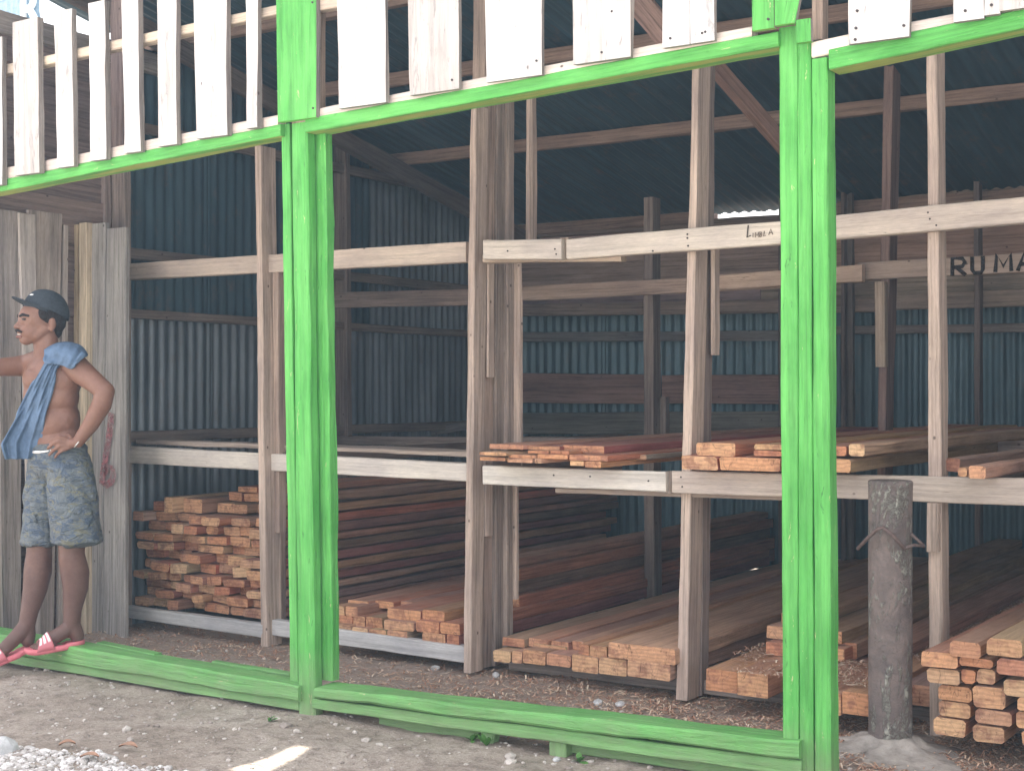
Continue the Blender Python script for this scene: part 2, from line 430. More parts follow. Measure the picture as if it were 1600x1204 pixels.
back('back_girt', 1222, 511, 523, 1640, 504, 518, 9.44, .04, (.23, .2, .19))
back('back_board', 790, 583, 629, 1030, 585, 631, 9.42, .03, (.33, .21, .18))
back('back_board', 1034, 586, 630, 1240, 585, 631, 9.43, .03, (.31, .20, .175))
back('back_board', 790, 645, 678, 1230, 642, 678, 9.43, .03, (.20, .19, .17))
bar(shed, 'eave_fascia', (XL - .3, YB + .12, roof_z(YB) - .05), (-4.42, YB + .12, roof_z(YB) - .05), .02, .22, G_DK)
bar(shed, 'eave_fascia', (-3.45, YB + .12, roof_z(YB) - .05), (2.4, YB + .12, roof_z(YB) - .05), .02, .22, G_DK)
# planks added out of view on the right, to darken side faces inside
xx = .1
while xx < 1.9:
    w_ = rnd.uniform(.16, .22); bar(shed, 'blocker_plank', (xx + w_ / 2, 4.42, .02), (xx + w_ / 2, 4.42, 3.4), w_ - .004, .022, rnd.choice([G_NAT, G_GREY, (.38, .32, .27)]), up=Vector((0, 1, 0))); xx += w_
# right end wall, out of view, added to close off side light
for i in range(8):
    corr(shed, 'wall_sheet', Vector((1.9, 4.4 + i * .66, .02)), Vector((0, 1, 0)), Vector((0, 0, 1)), .7, 2.55, M_WALLMET, Vector((1, 0, 0)), seed=i + 80)

# ============================================================ LUMBER RACK
rack = empty('lumber_rack', (XL + .1, 5.4, 0), 'grey timber storage rack of posts and two tiers of beams full of planks', 'rack')
PC = (.56, .45, .38); PD = (.43, .33, .275); BW = (.62, .555, .485)  # post tones: PC holds the front-lit one, PD the shaded-side one
def P(*a, **k): return fpost(rack, 'post', *a, **k)
def B(*a, **k): return fbeam(rack, 'shelf_beam', *a, **k)
P(137, 163, 268, 140, 165, 975, 5.36, .05, (.33, .27, .25), zmin=0)
P(173, 194, 268, 175, 196, 980, 5.42, .05, (.35, .29, .26), zmin=0)
P(398, 407, 228, 407, 417, 1010, 5.40, .115, PC, zmin=0)
P(425, 433, 400, 428, 436, 832, 5.47, .06, PD)
P(428, 438, 690, 430, 440, 1000, 5.60, .04, PD, zmin=0)
P(735, 744, 165, 724, 735, 1052, 5.40, .10, PC, zmin=0)
def VP(x0, x1, y0, y1, z0, z1, c=PD, dx=0):
    return bar(rack, 'post', ((x0 + x1) / 2 + dx, (y0 + y1) / 2, z0), ((x0 + x1) / 2, (y0 + y1) / 2, z1), x1 - x0, y1 - y0, c, up=Vector((0, 1, 0)), wob=.004)
VP(-3.775, -3.705, 5.506, 5.602, 0, 3.25, PD, -.03)
VP(-3.704, -3.690, 5.507, 5.56, 1.36, 2.0, PC)
VP(-3.733, -3.705, 5.507, 5.57, .62, .98, PC)
VP(-3.76, -3.70, 5.606, 5.675, 0, 3.25, (.33, .27, .235), -.02)
VP(-3.77, -3.690, 5.679, 5.735, 0, 2.86, (.39, .32, .28), -.01)
VP(-3.72, -3.668, 5.739, 5.765, .86, 1.93, PC, .01)
VP(-3.72, -3.685, 5.739, 5.765, .30, .84, PC)
VP(-3.70, -3.665, 5.85, 5.90, 2.0, 3.2, PC)
P(1082, 1092, 95, 1056, 1074, 1078, 5.42, .12, PC, zmin=0)
VP(-2.66, -2.585, 5.545, 5.625, 0, 3.25, (.31, .25, .225), -.04)
VP(-2.583, -2.562, 5.548, 5.60, 1.45, 1.95, PC)
P(1448, 1464, 60, 1452, 1474, 1160, 5.38, .10, PC, zmin=0)
P(1466, 1472, 350, 1464, 1469, 520, 5.50, .03, PC)
P(1448, 1466, 786, 1447, 1466, 862, 5.335, .03, PC)
P(1466, 1474, 786, 1464, 1473, 925, 5.55, .04, PD)
P(1640, 1660, 0, 1645, 1665, 1190, 5.38, .10, PC, zmin=0)
B(196, 412, 437, 728, 377.5, 409, 5.45, .06, (.55, .46, .39), m=M_PALE)
B(755, 375, 405, 877, 373, 405, 5.36, .045, BW, m=M_PALE)
B(754, 397, 410, 970, 395, 408, 5.42, .05, (.5, .4, .32), m=M_PALE)
B(885, 373, 405, 1238, 343, 380, 5.36, .05, BW, m=M_PALE)
P(874, 888, 371, 874, 888, 405, 5.40, .05, (.33, .25, .2))
B(1236, 343, 380, 1660, 301, 343, 5.345, .05, (.52, .45, .39), m=M_PALE)
B(196, 697, 723, 730, 724, 752, 5.45, .055, (.68, .63, .57), m=M_PALE)
B(754, 727, 756, 1040, 737, 769, 5.37, .045, (.72, .68, .62), m=M_PALE)
B(1050, 736, 770, 1238, 740, 776, 5.37, .05, (.56, .48, .42), m=M_PALE)
B(1238, 740, 776, 1660, 748, 792, 5.36, .05, (.52, .45, .39), m=M_PALE)
B(868, 762, 770, 1240, 772, 782, 5.43, .05, (.45, .36, .3), m=M_PALE)
P(1040, 1049, 736, 1040, 1049, 771, 5.40, .05, (.36, .29, .25))
# boards lying flat behind the lower beam (top of shelf seen in bays one and two)
bar(rack, 'shelf_board', (XL + .05, 5.60, 1.012), (-3.77, 5.60, 1.0), .17, .025, (.42, .35, .30), wob=.006)
# second row
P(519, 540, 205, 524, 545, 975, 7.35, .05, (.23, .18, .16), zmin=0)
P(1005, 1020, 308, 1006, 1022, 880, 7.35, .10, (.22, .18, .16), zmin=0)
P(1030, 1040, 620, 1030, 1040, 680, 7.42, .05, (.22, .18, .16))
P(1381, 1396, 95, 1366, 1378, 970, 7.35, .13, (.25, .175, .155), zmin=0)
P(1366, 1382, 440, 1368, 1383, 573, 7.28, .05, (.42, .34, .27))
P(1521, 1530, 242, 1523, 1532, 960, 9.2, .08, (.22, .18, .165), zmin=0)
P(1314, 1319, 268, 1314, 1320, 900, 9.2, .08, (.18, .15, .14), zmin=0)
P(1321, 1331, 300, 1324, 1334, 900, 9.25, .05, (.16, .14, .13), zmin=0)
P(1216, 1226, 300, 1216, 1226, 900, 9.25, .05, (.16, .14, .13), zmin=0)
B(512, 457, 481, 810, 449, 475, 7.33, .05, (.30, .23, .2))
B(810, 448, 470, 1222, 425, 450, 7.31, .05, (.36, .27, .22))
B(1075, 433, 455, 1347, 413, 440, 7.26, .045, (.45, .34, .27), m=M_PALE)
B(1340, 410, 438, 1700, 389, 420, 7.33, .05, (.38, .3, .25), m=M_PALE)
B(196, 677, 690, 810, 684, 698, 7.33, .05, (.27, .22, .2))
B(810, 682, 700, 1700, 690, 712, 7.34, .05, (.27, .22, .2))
B(810, 560, 566, 812, 560, 566, 7.33, .02, G_DK)
bar(rack, 'brace', WY(548, 694, 7.9), WX(735, 664, XL + .12), .03, .06, (.2, .18, .18))
# bearers under the stacks
B(196, 946, 964, 410, 975, 996, 5.40, .05, (.5, .5, .5), m=M_PALE)
B(412, 966, 990, 728, 1010, 1036, 5.44, .05, (.58, .58, .58), m=M_PALE)
for Yb_, z in ((7.3, .055), (8.9, .055)):
    bar(rack, 'bearer', (XL + .1, Yb_, z - .01), (-3.7, Yb_, z - .01), .08, .08, G_DK)
for Yb_ in (5.62, 7.3, 8.9):
    bar(rack, 'bearer', (-3.62, Yb_, .03), (-.4, Yb_, .03), .09, .06, G_GREY)
# cross members of the lower tier
for X in (-5.0, -3.72, -2.62, -1.55):
    bar(rack, 'cross_beam', (X + .04, 5.5, .945), (X + .04, 9.2, .945), .04, .07, G_DK)

# ============================================================ GREEN SHOP FRONT
front = empty('green_shop_front', (WY(478, 1100, 4.4).x, 4.4, 0), 'bright green painted timber door frames standing across the open shed front', 'door frame')
YF = 4.40
def GP(name, *a, **k): return fpost(front, name, *a, m=M_GREEN, **k)
def GB(name, *a, **k): return fbeam(front, name, *a, m=M_GREEN, **k)
GP('post', 439, 452, 194, 453, 466, 1066, YF + .03, .05, ch=.003)
GP('post', 455, 479, 192, 466, 492, 1116, YF - .005, .052, ch=.006)
GP('post', 484, 508, 208, 494, 519, 1062, YF + .056, .05, ch=.004, wob=.006)
GP('post', 448, 462, 196, 460, 474, 1066, YF + .083, .04)
GP('post', 1217, 1246, 42, 1223, 1248, 1162, YF + .01, .07, ch=.003)
GP('post', 1246.6, 1267, 64, 1248.6, 1272, 1230, YF + .004, .08, zmin=0, ch=.003)
GP('post', 1268, 1292, 91, 1273, 1299, 1230, YF - .006, .075, zmin=0, ch=.004)
GP('post', 1284, 1290, 108, 1290, 1296, 1222, YF + .072, .05, zmin=0, ch=.004)
GP('post', -110, -85, 300, -100, -75, 1060, YF - .005, .1, zmin=0)
GP('post', -84, -70, 320, -74, -62, 1010, YF + .03, .05, zmin=0)
GB('lintel', -90, 299, 317, 438, 193.5, 212, YF, .10)
GB('lintel', 477, 186, 207, 1216, 48, 72, YF - .012, .11)
GB('lintel', 1295, 77, 109, 1680, -3, 26, YF - .02, .10)
GB('sill', -90, 975, 1005, 466, 1071, 1096, YF - .03, .13, ch=.008, wob=.008)
GB('sill', -90, 1006, 1018, 466, 1091, 1110, YF - .01, .08, ch=.004)
GB('sill', 490, 1074, 1090, 1248, 1158, 1187, YF - .03, .13, ch=.008, wob=.007)
GB('sill', 488, 1091, 1107, 1252, 1188, 1213, YF - .012, .09, ch=.004)
GB('sill_batten', 150, 1003, 1008, 240, 1022, 1034, YF + .11, .05, Y1=YF + .06)
GB('sill_batten', 330, 1033, 1040, 452, 1052, 1060, YF + .12, .04)
GP('support_block', 752, 772, 1140, 748, 764, 1180, YF + .01, .05)
GP('support_block', 858, 884, 1150, 858, 884, 1190, YF + .01, .07)
GB('sill_backing', 592, 1118, 1146, 748, 1134, 1164, YF + .05, .05)
GB('sill_backing', 890, 1150, 1175, 1250, 1195, 1230, YF + .05, .05)

# ============================================================ PICKETS
pick = empty('picket_screen', WY(800, 120, 4.4), 'row of whitewashed boards nailed on edge above the green lintels', 'screen')
def RL(*a, **k): return fbeam(pick, 'rail', *a, m=M_PALE, **k)
RL(-90, 281, 300, 434, 180, 196, YF + .005, .05, (.72, .62, .56))
RL(-90, 122, 137, 434, 7, 22, YF + .005, .05, (.66, .56, .45))
RL(494, 170, 188, 1175, 41, 57, YF - .008, .05, (.70, .62, .56))
RL(494, 1, 17, 1175, -128, -112, YF - .008, .05, (.66, .56, .45))
RL(1268, 66, 90, 1640, -8, 14, YF - .012, .05, (.70, .62, .56))
def picket(x0, x1, yt, x2, x3, yb, green=False, Y=YF - .035, d=.022):
    SEED[0] += 1
    o = fpost(pick, 'green_board' if green else 'picket', x0, x1, yt, x2, x3, yb, Y, d, m=M_GREEN if green else M_WHITE, wob=.006 if not green else .003, ch=.002)
    o.data.materials[1] = M_WOOD; o.color = (.30, .27, .25, 1)
    for p in o.data.polygons: p.material_index = 0 if p.normal.y < -.5 or abs(p.normal.z) > .6 and green else 1
    return o
for a in [(-25, 2, 60, -22, 3, 290), (19, 59, 31, 23, 62, 272), (85, 111, 16, 89, 115, 261), (137, 163, 3, 141, 166, 250), (189, 215, -60, 194, 219, 238),
          (242, 274, -60, 247, 276, 227), (301, 352, -60, 307, 355, 214), (383, 402, -60, 385, 403, 200)]:
    picket(*a, d=.03)
picket(430, 494, -75, 434, 493, 187, True, d=.03)
for a in [(525, 599, -80, 529, 603, 165), (637, 715, -80, 639, 717, 144), (756, 845, -80, 760, 846, 123), (893, 987, -90, 895, 985, 95), (1035, 1077, -90, 1036, 1077, 72), (1078, 1116, -90, 1078.5, 1116, 66)]:
    picket(*a, Y=YF - .045, d=.022)
picket(1173, 1208, -90, 1175, 1209, 46, True, Y=YF - .045)
picket(1208.6, 1266, -90, 1209.6, 1242, 38, True, Y=YF - .047)
picket(1243, 1266, 30, 1243.5, 1267, 66, True, Y=YF - .044)
for a in [(1324, 1422, -90, 1326, 1421, 63), (1489, 1536, -90, 1490, 1537, 32), (1538, 1563, -90, 1538.4, 1563, 23), (1564, 1600, -90, 1564, 1600, 15), (1640, 1700, -90, 1640, 1700, 5)]:
    picket(*a, Y=YF - .055)
M_NAIL = plain('nail head', (.05, .04, .04), .6, .4, 30, .2, 0)
def nail(parent, px, py, Y, r=.0045):
    c = WY(px, py, Y); V = [c + Vector((math.cos(a) * r, -.0015, math.sin(a) * r)) for a in [i * math.pi / 4 for i in range(8)]] + [c + Vector((math.cos(a) * r, .004, math.sin(a) * r)) for a in [i * math.pi / 4 for i in range(8)]]
    link('nail', mesh(V, [tuple(range(8))] + [(i, i + 8, (i + 1) % 8 + 8, (i + 1) % 8) for i in range(8)]), M_NAIL, parent)
for px, py in ((706, 125), (838, 95), (940, 82), (956, 18), (1047, 60), (1102, 50), (1097, 52), (1200, 30), (1339, 17), (1337, 44), (1336, 62), (1412, 40), (1508, 17), (1549, 8), (489, 169), (488, 4)):
    nail(pick, px, py, YF - (.0365 if px < 500 else .0465 if px < 1200 else .0585))
for px, py, Y in ((1074, 366, 5.359), (1074, 372, 5.359), (1075, 384, 5.359), (1020, 392, 5.359), (867, 389, 5.359), (869, 397, 5.359), (793, 392, 5.359), (1450, 332, 5.344), (1453, 342, 5.344), (1463, 352, 5.344), (865, 742, 5.369), (922, 744, 5.369), (1013, 751, 5.369), (1064, 745, 5.369), (1066, 760, 5.369)):
    nail(rack, px, py, Y, .004)
# studs carrying the screen up to the roof
fpost(pick, 'stud', 1268, 1284, -90, 1268, 1284, 62, YF + .03, .06, G_NAT)
fpost(pick, 'stud', 455, 490, -90, 455, 490, 192, YF + .0, .08, G_NAT)
fpost(pick, 'stud', 172, 192, -90, 172, 192, 262, YF + .5, .08, (.26, .2, .19))

# ============================================================ LEANING BOARDS
LB = [ (0, 33, 329, 8, 34, 980, 0, .02, (.40, .36, .34), 'wide grey board at the far left of the leaning boards, behind the man'),
       (30, 56, 334, 48, 64, 975, .022, .02, (.54, .49, .46), 'narrow pale grey slat leaning behind the cap of the man'),
       (44, 98, 331, 52, 84, 980, 0, .02, (.44, .38, .34), 'broad brownish board with rounded corner leaning behind the head of the man'),
       (100, 108, 352, 92, 104, 975, 0, .03, (.42, .37, .34), 'thin dark edged slat left of the yellowish battens'),
       (-60, -2, 320, -55, 6, 1000, .03, .02, (.60, .56, .52), 'pale weathered board cut off by the left edge of the photo'),
       (115, 122, 351, 112, 118, 975, 5.16, .04, (.60, .48, .33), 'left yellowish batten between the leaning boards'),
       (123, 135, 348, 120, 134, 975, 5.14, .05, (.62, .52, .39), 'right yellowish batten beside the grey double board'),
       (136, 165, 349, 134, 158, 977, 5.18, .03, (.34, .325, .31), 'dark grey upright board with the red figure six painted on it'),
       (165.5, 196, 356, 159, 195, 978, 5.19, .03, (.35, .335, .32), 'dark grey upright board standing right beside the open first bay')]
for (a, b, c, d, e, f, Y, th, colr, lab) in LB:
    if Y < 1:
        X = XL + .045 + Y; SEED[0] += 1
        tl, tr, bl, br = WX(a, c, X), WX(b, c, X), WX(d, f, X), WX(e, f, X); A = (bl + br) / 2; Bq = (tl + tr) / 2
        A = A.lerp(Bq, -A.z / (Bq.z - A.z)); hx = Vector((th / 2, 0, 0))
        o = link('leaning_board', beam_mesh(A - hx, Vector((0, (br - bl).y / 2, 0)), hx, Bq - hx, Vector((0, (tr - tl).y / 2, 0)), hx, SEED[0], .003, .004), [M_WOOD, M_WOOD], None, colr)
    else:
        o = fpost(None, 'leaning_board', a, b, c, d, e, f, Y, th, colr, zmin=.0)
    tag(o, lab, 'board', 'boards leaning on the left end of the shed')
    if 'figure six' in lab: board6 = o
# painted red six (flat paint on the board)
M_RED = plain('faded red paint', (.33, .14, .15), .8, .2, 60, .35, 0)
_t = M_RED.node_tree; _p = _t.nodes['Principled BSDF']; _g = _t.nodes.new('ShaderNodeNewGeometry')
_t.links.new(ramp(_t, noi(_t, _g.outputs['Position'], 38, 5, .75), [(.38, .0), (.60, .75)]), _p.inputs['Alpha'])
def stroke(pts, wd, Y, nrm=(0, -1, 0), th=.0015):
    V = []; Fc = []
    P3 = [WY(px, py, Y) for px, py in pts]
    for i, p in enumerate(P3):
        a = P3[max(0, i - 1)]; b = P3[min(len(P3) - 1, i + 1)]
        t = (b - a); t.y = 0; t.normalize(); s = Vector((-t.z, 0, t.x)) * wd / 2 * (1 if not isinstance(wd, list) else 1)
        V += [p + s, p - s, p + s + Vector((0, th, 0)), p - s + Vector((0, th, 0))]
    for i in range(len(P3) - 1):
        k = i * 4
        Fc += [(k, k + 1, k + 5, k + 4), (k + 2, k + 6, k + 7, k + 3), (k, k + 4, k + 6, k + 2), (k + 1, k + 3, k + 7, k + 5)]
    return V, Fc
p6 = [(178, 645), (176, 670), (172, 695), (168, 720), (165, 740), (163, 752), (170, 757), (178, 752), (181, 742), (179, 733), (172, 731), (166, 738)]
p6 = [(x - 4, y) for x, y in p6]
v, f = stroke(p6, .045, 5.1745)
link('painted_figure', mesh(v, f), M_RED, board6)

# charcoal writing
M_CHAR = plain('charcoal lettering', (.035, .03, .03), .9, .1, 80, .3, 0)
M_PENC = plain('faint pencil lettering', (.16, .12, .10), .9, .1, 80, .3, 0)
for _m, _lo, _hi in ((M_CHAR, .42, .56), (M_PENC, .40, .6)):
    _t = _m.node_tree; _p = _t.nodes['Principled BSDF']; _g = _t.nodes.new('ShaderNodeNewGeometry')
    _t.links.new(ramp(_t, noi(_t, _g.outputs['Position'], 70, 5, .8), [(_lo - .08, .15), (_hi - .08, .9)]), _p.inputs['Alpha'])
def letters(strokes, x0, y0, w_, h_, slope, Y, wd, name, parent, m):
    parts = []
    for s in strokes:
        parts.append(stroke([(x0 + w_ * a, y0 + h_ * b + slope * w_ * a) for a, b in s], wd, Y))
    v, f = join_polys(parts)
    return link(name, mesh(v, f), m, parent)
GLY = {'R': [[(0, 1), (0, 0), (.6, .02), (.75, .25), (.6, .48), (0, .52)], [(.25, .52), (.8, 1)]],
       'U': [[(0, 0), (0, .8), (.15, .98), (.6, .98), (.72, .8), (.72, 0)]],
       'M': [[(0, 1), (.08, 0), (.45, .7), (.85, 0), (.9, 1)]], 'A': [[(0, 1), (.4, 0), (.8, 1)], [(.15, .62), (.65, .62)]],
       'H': [[(0, 0), (0, 1)], [(.7, 0), (.7, 1)], [(0, .5), (.7, .5)]],
       'L': [[(.2, 0), (0, 1), (.6, .85)]], 'I': [[(.1, 0), (.1, 1)]], 'B': [[(0, 1), (0, 0), (.5, .1), (.5, .4), (0, .5), (.6, .6), (.6, .95), (0, 1)]]}
beams2 = [o for o in rack.children if o.name.startswith('shelf_beam')]
for ch, x, y, sw, sh in (('R', 1488, 404, 26, 27), ('U', 1519, 401, 23, 26), ('M', 1555, 398, 28, 27), ('A', 1590, 396, 26, 27)):
    letters(GLY[ch], x, y, sw, sh, -.06, 7.326, .020, 'charcoal_letter', beams2[16] if len(beams2) > 16 else rack, M_CHAR)
for ch, x, y, sw, sh in (('L', 1167, 352, 10, 19), ('I', 1176, 364, 4, 7), ('M', 1180, 363, 6, 8), ('B', 1187, 362, 5, 8), ('L', 1193, 361, 6, 8), ('A', 1201, 358, 8, 9)):
    letters(GLY[ch], x, y, sw, sh, -.08, 5.3545, .0045 if ch == 'L' and x < 1170 else .003, 'pencil_letter', beams2[3], M_PENC if x > 1170 else M_CHAR)

# ============================================================ LUMBER
CL = {'reddish': (.52, .20, .125), 'brown': (.47, .27, .18), 'tan': (.58, .37, .24), 'dark': (.28, .155, .12), 'purplish': (.36, .15, .12), 'greyish': (.42, .30, .235), 'orange': (.60, .31, .165)}
def lumber(X0, X1, z0, z1, Y, L, colr, label, group, yaw=0, roll=0, wob=.003, name='plank', yshift=0, ch=.003):
    c = CL[colr]; c = tuple(q * rnd.uniform(.88, 1.12) for q in c)
    A = Vector(((X0 + X1) / 2, Y, (z0 + z1) / 2)); Bv = A + Vector((math.sin(yaw) * L, math.cos(yaw) * L, 0))
    o = bar(None, name, A, Bv, X1 - X0, z1 - z0, c, M_LUM, endm=M_END, roll=roll, wob=wob, ch=ch, rough_end=.004, seg=.22)
    tag(o, label, 'plank', group); return o
def lump(xl, xr, yt, yb, Y, L, colr, label, group, **k):
    a = WY(xl, yt, Y); b = WY(xr, yb, Y)
    mz = (WY((xl + xr) / 2, yt, Y).z, WY((xl + xr) / 2, yb, Y).z)
    return lumber(a.x, b.x, mz[1], mz[0], Y, L, colr, label, group, **k)
ORD = ['bottom', 'second', 'third', 'fourth', 'fifth', 'sixth', 'seventh', 'eighth', 'ninth', 'tenth', 'eleventh', 'twelfth', 'thirteenth']
ORDL = ['leftmost', 'second', 'third', 'fourth', 'fifth', 'sixth', 'seventh', 'eighth', 'ninth', 'tenth', 'eleventh']
# stack 1
g1 = 'planks in the tall stack by the left wall'
z = .105; cols1 = ['brown', 'tan', 'brown', 'reddish', 'tan', 'purplish', 'brown', 'greyish', 'reddish', 'brown']
sidec = ['brown', 'greyish', 'tan', 'purplish', 'orange', 'purplish', 'dark', 'brown', 'dark', 'reddish', 'brown']
for ly in range(12):
    h = rnd.choice([.046, .05, .054, .058])
    x = (-6.06 if ly < 10 else -5.60) + rnd.uniform(0, .02); k = 0
    while x < -5.14:
        w_ = rnd.uniform(.085, .155)
        if x + w_ > -5.16: w_ = -5.065 - x + rnd.uniform(-.012, .012)
        if x + w_ > -5.03: w_ = -5.04 - x
        last = x + w_ > -5.12
        cc = sidec[ly % 11] if last else rnd.choice(cols1)
        lumber(x, x + w_ - .006, z + rnd.uniform(0, .004), z + h - rnd.uniform(.002, .012), 5.56 + rnd.uniform(-.07, .07) + (.16 if ly > 9 else 0), rnd.uniform(3.55, 3.75), cc,
               f'{cc} plank, {ORDL[k]} from left, {ORD[ly]} layer of tall stack by left wall', g1, yaw=rnd.uniform(-.001, .0025), roll=rnd.uniform(-.09, .09) if ly in (1, 2, 3, 4) and not last else rnd.uniform(-.03, .03), wob=.006, ch=rnd.choice([.003, .006, .010]))
        x += w_; k += 1
        if k > 10: break
    z += h
    if ly == 9: top1 = z
lumber(-5.83, -5.77, top1, top1 + .085, 5.52, 3.6, 'tan', 'plank on edge with a pale yellow end atop the tall left stack', g1, wob=.004)
lumber(-5.765, -5.625, top1, top1 + .075, 5.60, 3.5, 'brown', 'thick brown timber right of the pale ended plank atop left stack', g1)
lumber(-6.0, -5.845, top1, top1 + .05, 5.60, 3.5, 'reddish', 'short reddish end left of the pale ended plank atop left stack', g1)
lumber(-5.50, -5.36, z + .002, z + .03, 5.75, 3.6, 'reddish', 'long reddish plank lying atop the left stack near its middle', g1, yaw=.01)
lumber(-5.30, -5.17, z + .002, z + .04, 5.8, 3.6, 'brown', 'brown plank on the upper right edge of the tall left stack', g1)
# stack 2 (bay two)
g2 = 'planks in the low reddish stack of the second bay'
S2 = [(522, 550, 975, 990, 'brown', 'rounded brown plank end at the lower left of second stack'), (550, 576, 980, 998, 'tan', 'pale yellow plank end, first of three in bottom row'),
      (577, 604, 983, 1000, 'tan', 'pale yellow plank end, middle one of three in bottom row'), (605, 637, 985, 1001, 'tan', 'pale yellow plank end, last of three in bottom row'),
      (660, 697, 989, 1008, 'purplish', 'dark red plank end at bottom right of second stack'), (698, 718, 991, 1010, 'purplish', 'dark red plank touching the divider post foot'),
      (520, 551, 960, 974, 'reddish', 'bright red plank end left of second stack'), (552, 571, 962, 979, 'reddish', 'narrow red plank end beside the bright red one'),
      (572, 598, 964, 982, 'brown', 'brown plank end above the pale yellow ones'), (600, 648, 970, 984, 'greyish', 'splintered whitish slab end lying across second stack'),
      (650, 687, 970, 988, 'reddish', 'reddish plank end above the dark red pair'), (688, 720, 973, 990, 'reddish', 'reddish plank end against the divider post'),
      (520, 539, 946, 960, 'brown', 'upper left dusty brown plank of second stack'), (540, 560, 947, 962, 'brown', 'dusty brown plank with rounded corner, second at upper left'),
      (606, 658, 952, 968, 'reddish', 'half round red slab on top of second stack'), (660, 695, 953, 970, 'orange', 'orange ended plank on top right of second stack')]
for (a, b, c, d, cc, lab) in S2:
    lump(a, b - 1, c, d, 5.46 if c > 968 else 5.50, 3.7, cc, lab, g2, wob=.005, ch=.006, yaw=rnd.uniform(-.003, .003))
x = -4.62; k = 0
while x < -4.25:
    w_ = rnd.uniform(.11, .14); cc = ['brown', 'reddish', 'brown', 'purplish'][k % 4]
    lumber(x, x + w_ - .006, .205, .24, 5.62 + .05 * k, 3.5, cc, f'dusty {cc} plank, {ORDL[k]} from left in the set back top layer of second stack', g2, wob=.004); x += w_; k += 1
# right side of stack 2 seen through bay three
for k, (xa, xb, za, zb, cc) in enumerate([(-4.02, -3.85, .115, .19, 'purplish'), (-4.03, -3.86, .195, .265, 'reddish'), (-4.04, -3.90, .27, .33, 'dark'), (-4.03, -3.885, .335, .395, 'reddish'), (-4.05, -3.93, .40, .44, 'brown')]):
    lumber(xa, xb, za, zb, 6.02 + .02 * k, 3.3, cc, f'{cc} beam, {ORD[k]} of the dark stepped pile behind the divider post', g2)
# stack 3 (bay three)
g3 = 'sawn planks on the ground in the third bay'
S3 = [(771, 799, 1016, 1034, 'tan', 'leftmost orange ended plank beside the divider post foot', 5.44), (800, 816, 1017, 1036, 'tan', 'narrow split ended plank, second from divider post', 5.44), (817, 853, 1016, 1037, 'tan', 'orange ended plank, third from divider post', 5.44), (854, 892, 1022, 1040, 'tan', 'flat orange plank end, fourth from divider post', 5.44),
      (894, 935, 1024, 1050, 'tan', 'thick cream ended plank in lower row of third bay', 5.40), (936, 980, 1028, 1054, 'tan', 'wedge ended plank in lower row of third bay', 5.40), (981, 1048, 1034, 1060, 'tan', 'widest lower plank beneath the big top slab', 5.38),
      (904, 921, 1006, 1024, 'orange', 'small rounded orange plank end on upper row', 5.42), (922, 949, 1009, 1029, 'orange', 'orange plank end touching the big top slab', 5.42), (951, 1056, 1008, 1033, 'tan', 'broad thick pale slab on top near the third post', 5.38)]
for (a, b, c, d, cc, lab, Y) in S3:
    lump(a, b - 1, c, d, Y, 3.8, cc, lab, g3, wob=.004, ch=.006)
zt = .24
x = WY(800, 1010, 5.6).x
for k, (w_, dz, cc) in enumerate([(.13, .0, 'brown'), (.11, .006, 'tan'), (.10, 0, 'brown'), (.07, .006, 'tan'), (.08, .0, 'brown')]):
    lumber(x, x + w_ - .011, .122 + dz, .160 + dz, 5.52 + .02 * k, 3.7, cc, f'long dusty plank, {ORDL[k]} of upper row in third bay', g3); x += w_
o = lump(833, 884, 1008, 1012, 5.30, .012, 'tan', 'cream coloured offcut strip resting on the third bay planks', g3, name='offcut', ch=.001, wob=.001)
# sleepers hold them at height
# stack 4 (bay four)
g4 = 'heavy beams under sawdust in the fourth bay'
lump(1103, 1151, 1046, 1080, 5.28, 3.9, 'orange', 'squared orange beam end right of the third post, left one', g4, name='timber_beam')
lump(1152, 1200, 1050, 1088, 5.26, 3.9, 'orange', 'squared orange beam end right of the third post, right one', g4, name='timber_beam')
lump(1226, 1314, 1078, 1112, 5.16, 4.0, 'orange', 'wide beam under sawdust passing behind the right green posts', g4, name='timber_beam')
lump(1316, 1362, 1082, 1117, 5.14, 4.0, 'orange', 'orange ended beam showing between green posts and iron bollard', g4, name='timber_beam')
bx = WY(1362, 1080, 5.2).x
lumber(bx - .42, bx - .25, .185, .25, 5.75, 3.4, 'brown', 'upper brown beam left of the bollard, left one', g4, name='timber_beam')
lumber(bx - .24, bx - .08, .185, .235, 5.9, 3.3, 'brown', 'upper brown beam left of the bollard, right one', g4, name='timber_beam')
lumber(bx + .005, bx + .16, .08, .16, 5.5, 3.6, 'greyish', 'grey beam just right behind the iron bollard', g4, name='timber_beam')
lumber(-2.50, -2.28, .19, .25, 6.3, 2.9, 'brown', 'brown beam far back in the fourth bay, lower', g4, name='timber_beam')
lumber(-2.27, -2.10, .19, .25, 6.35, 2.8, 'dark', 'dark beam far back in the fourth bay, middle', g4, name='timber_beam')
for k, (xa, xb, za, zb, cc) in enumerate([(-2.36, -2.20, .19, .245, 'brown'), (-2.19, -2.03, .19, .24, 'reddish'), (-2.38, -2.22, .25, .30, 'tan'), (-2.21, -2.06, .25, .30, 'brown'), (-2.34, -2.19, .305, .35, 'brown')]):
    lumber(xa, xb, za, zb, 5.62 + .03 * k, 3.6, cc, f'{cc} plank, {ORD[k]} of the pile hidden behind the right green posts', g4, wob=.004)
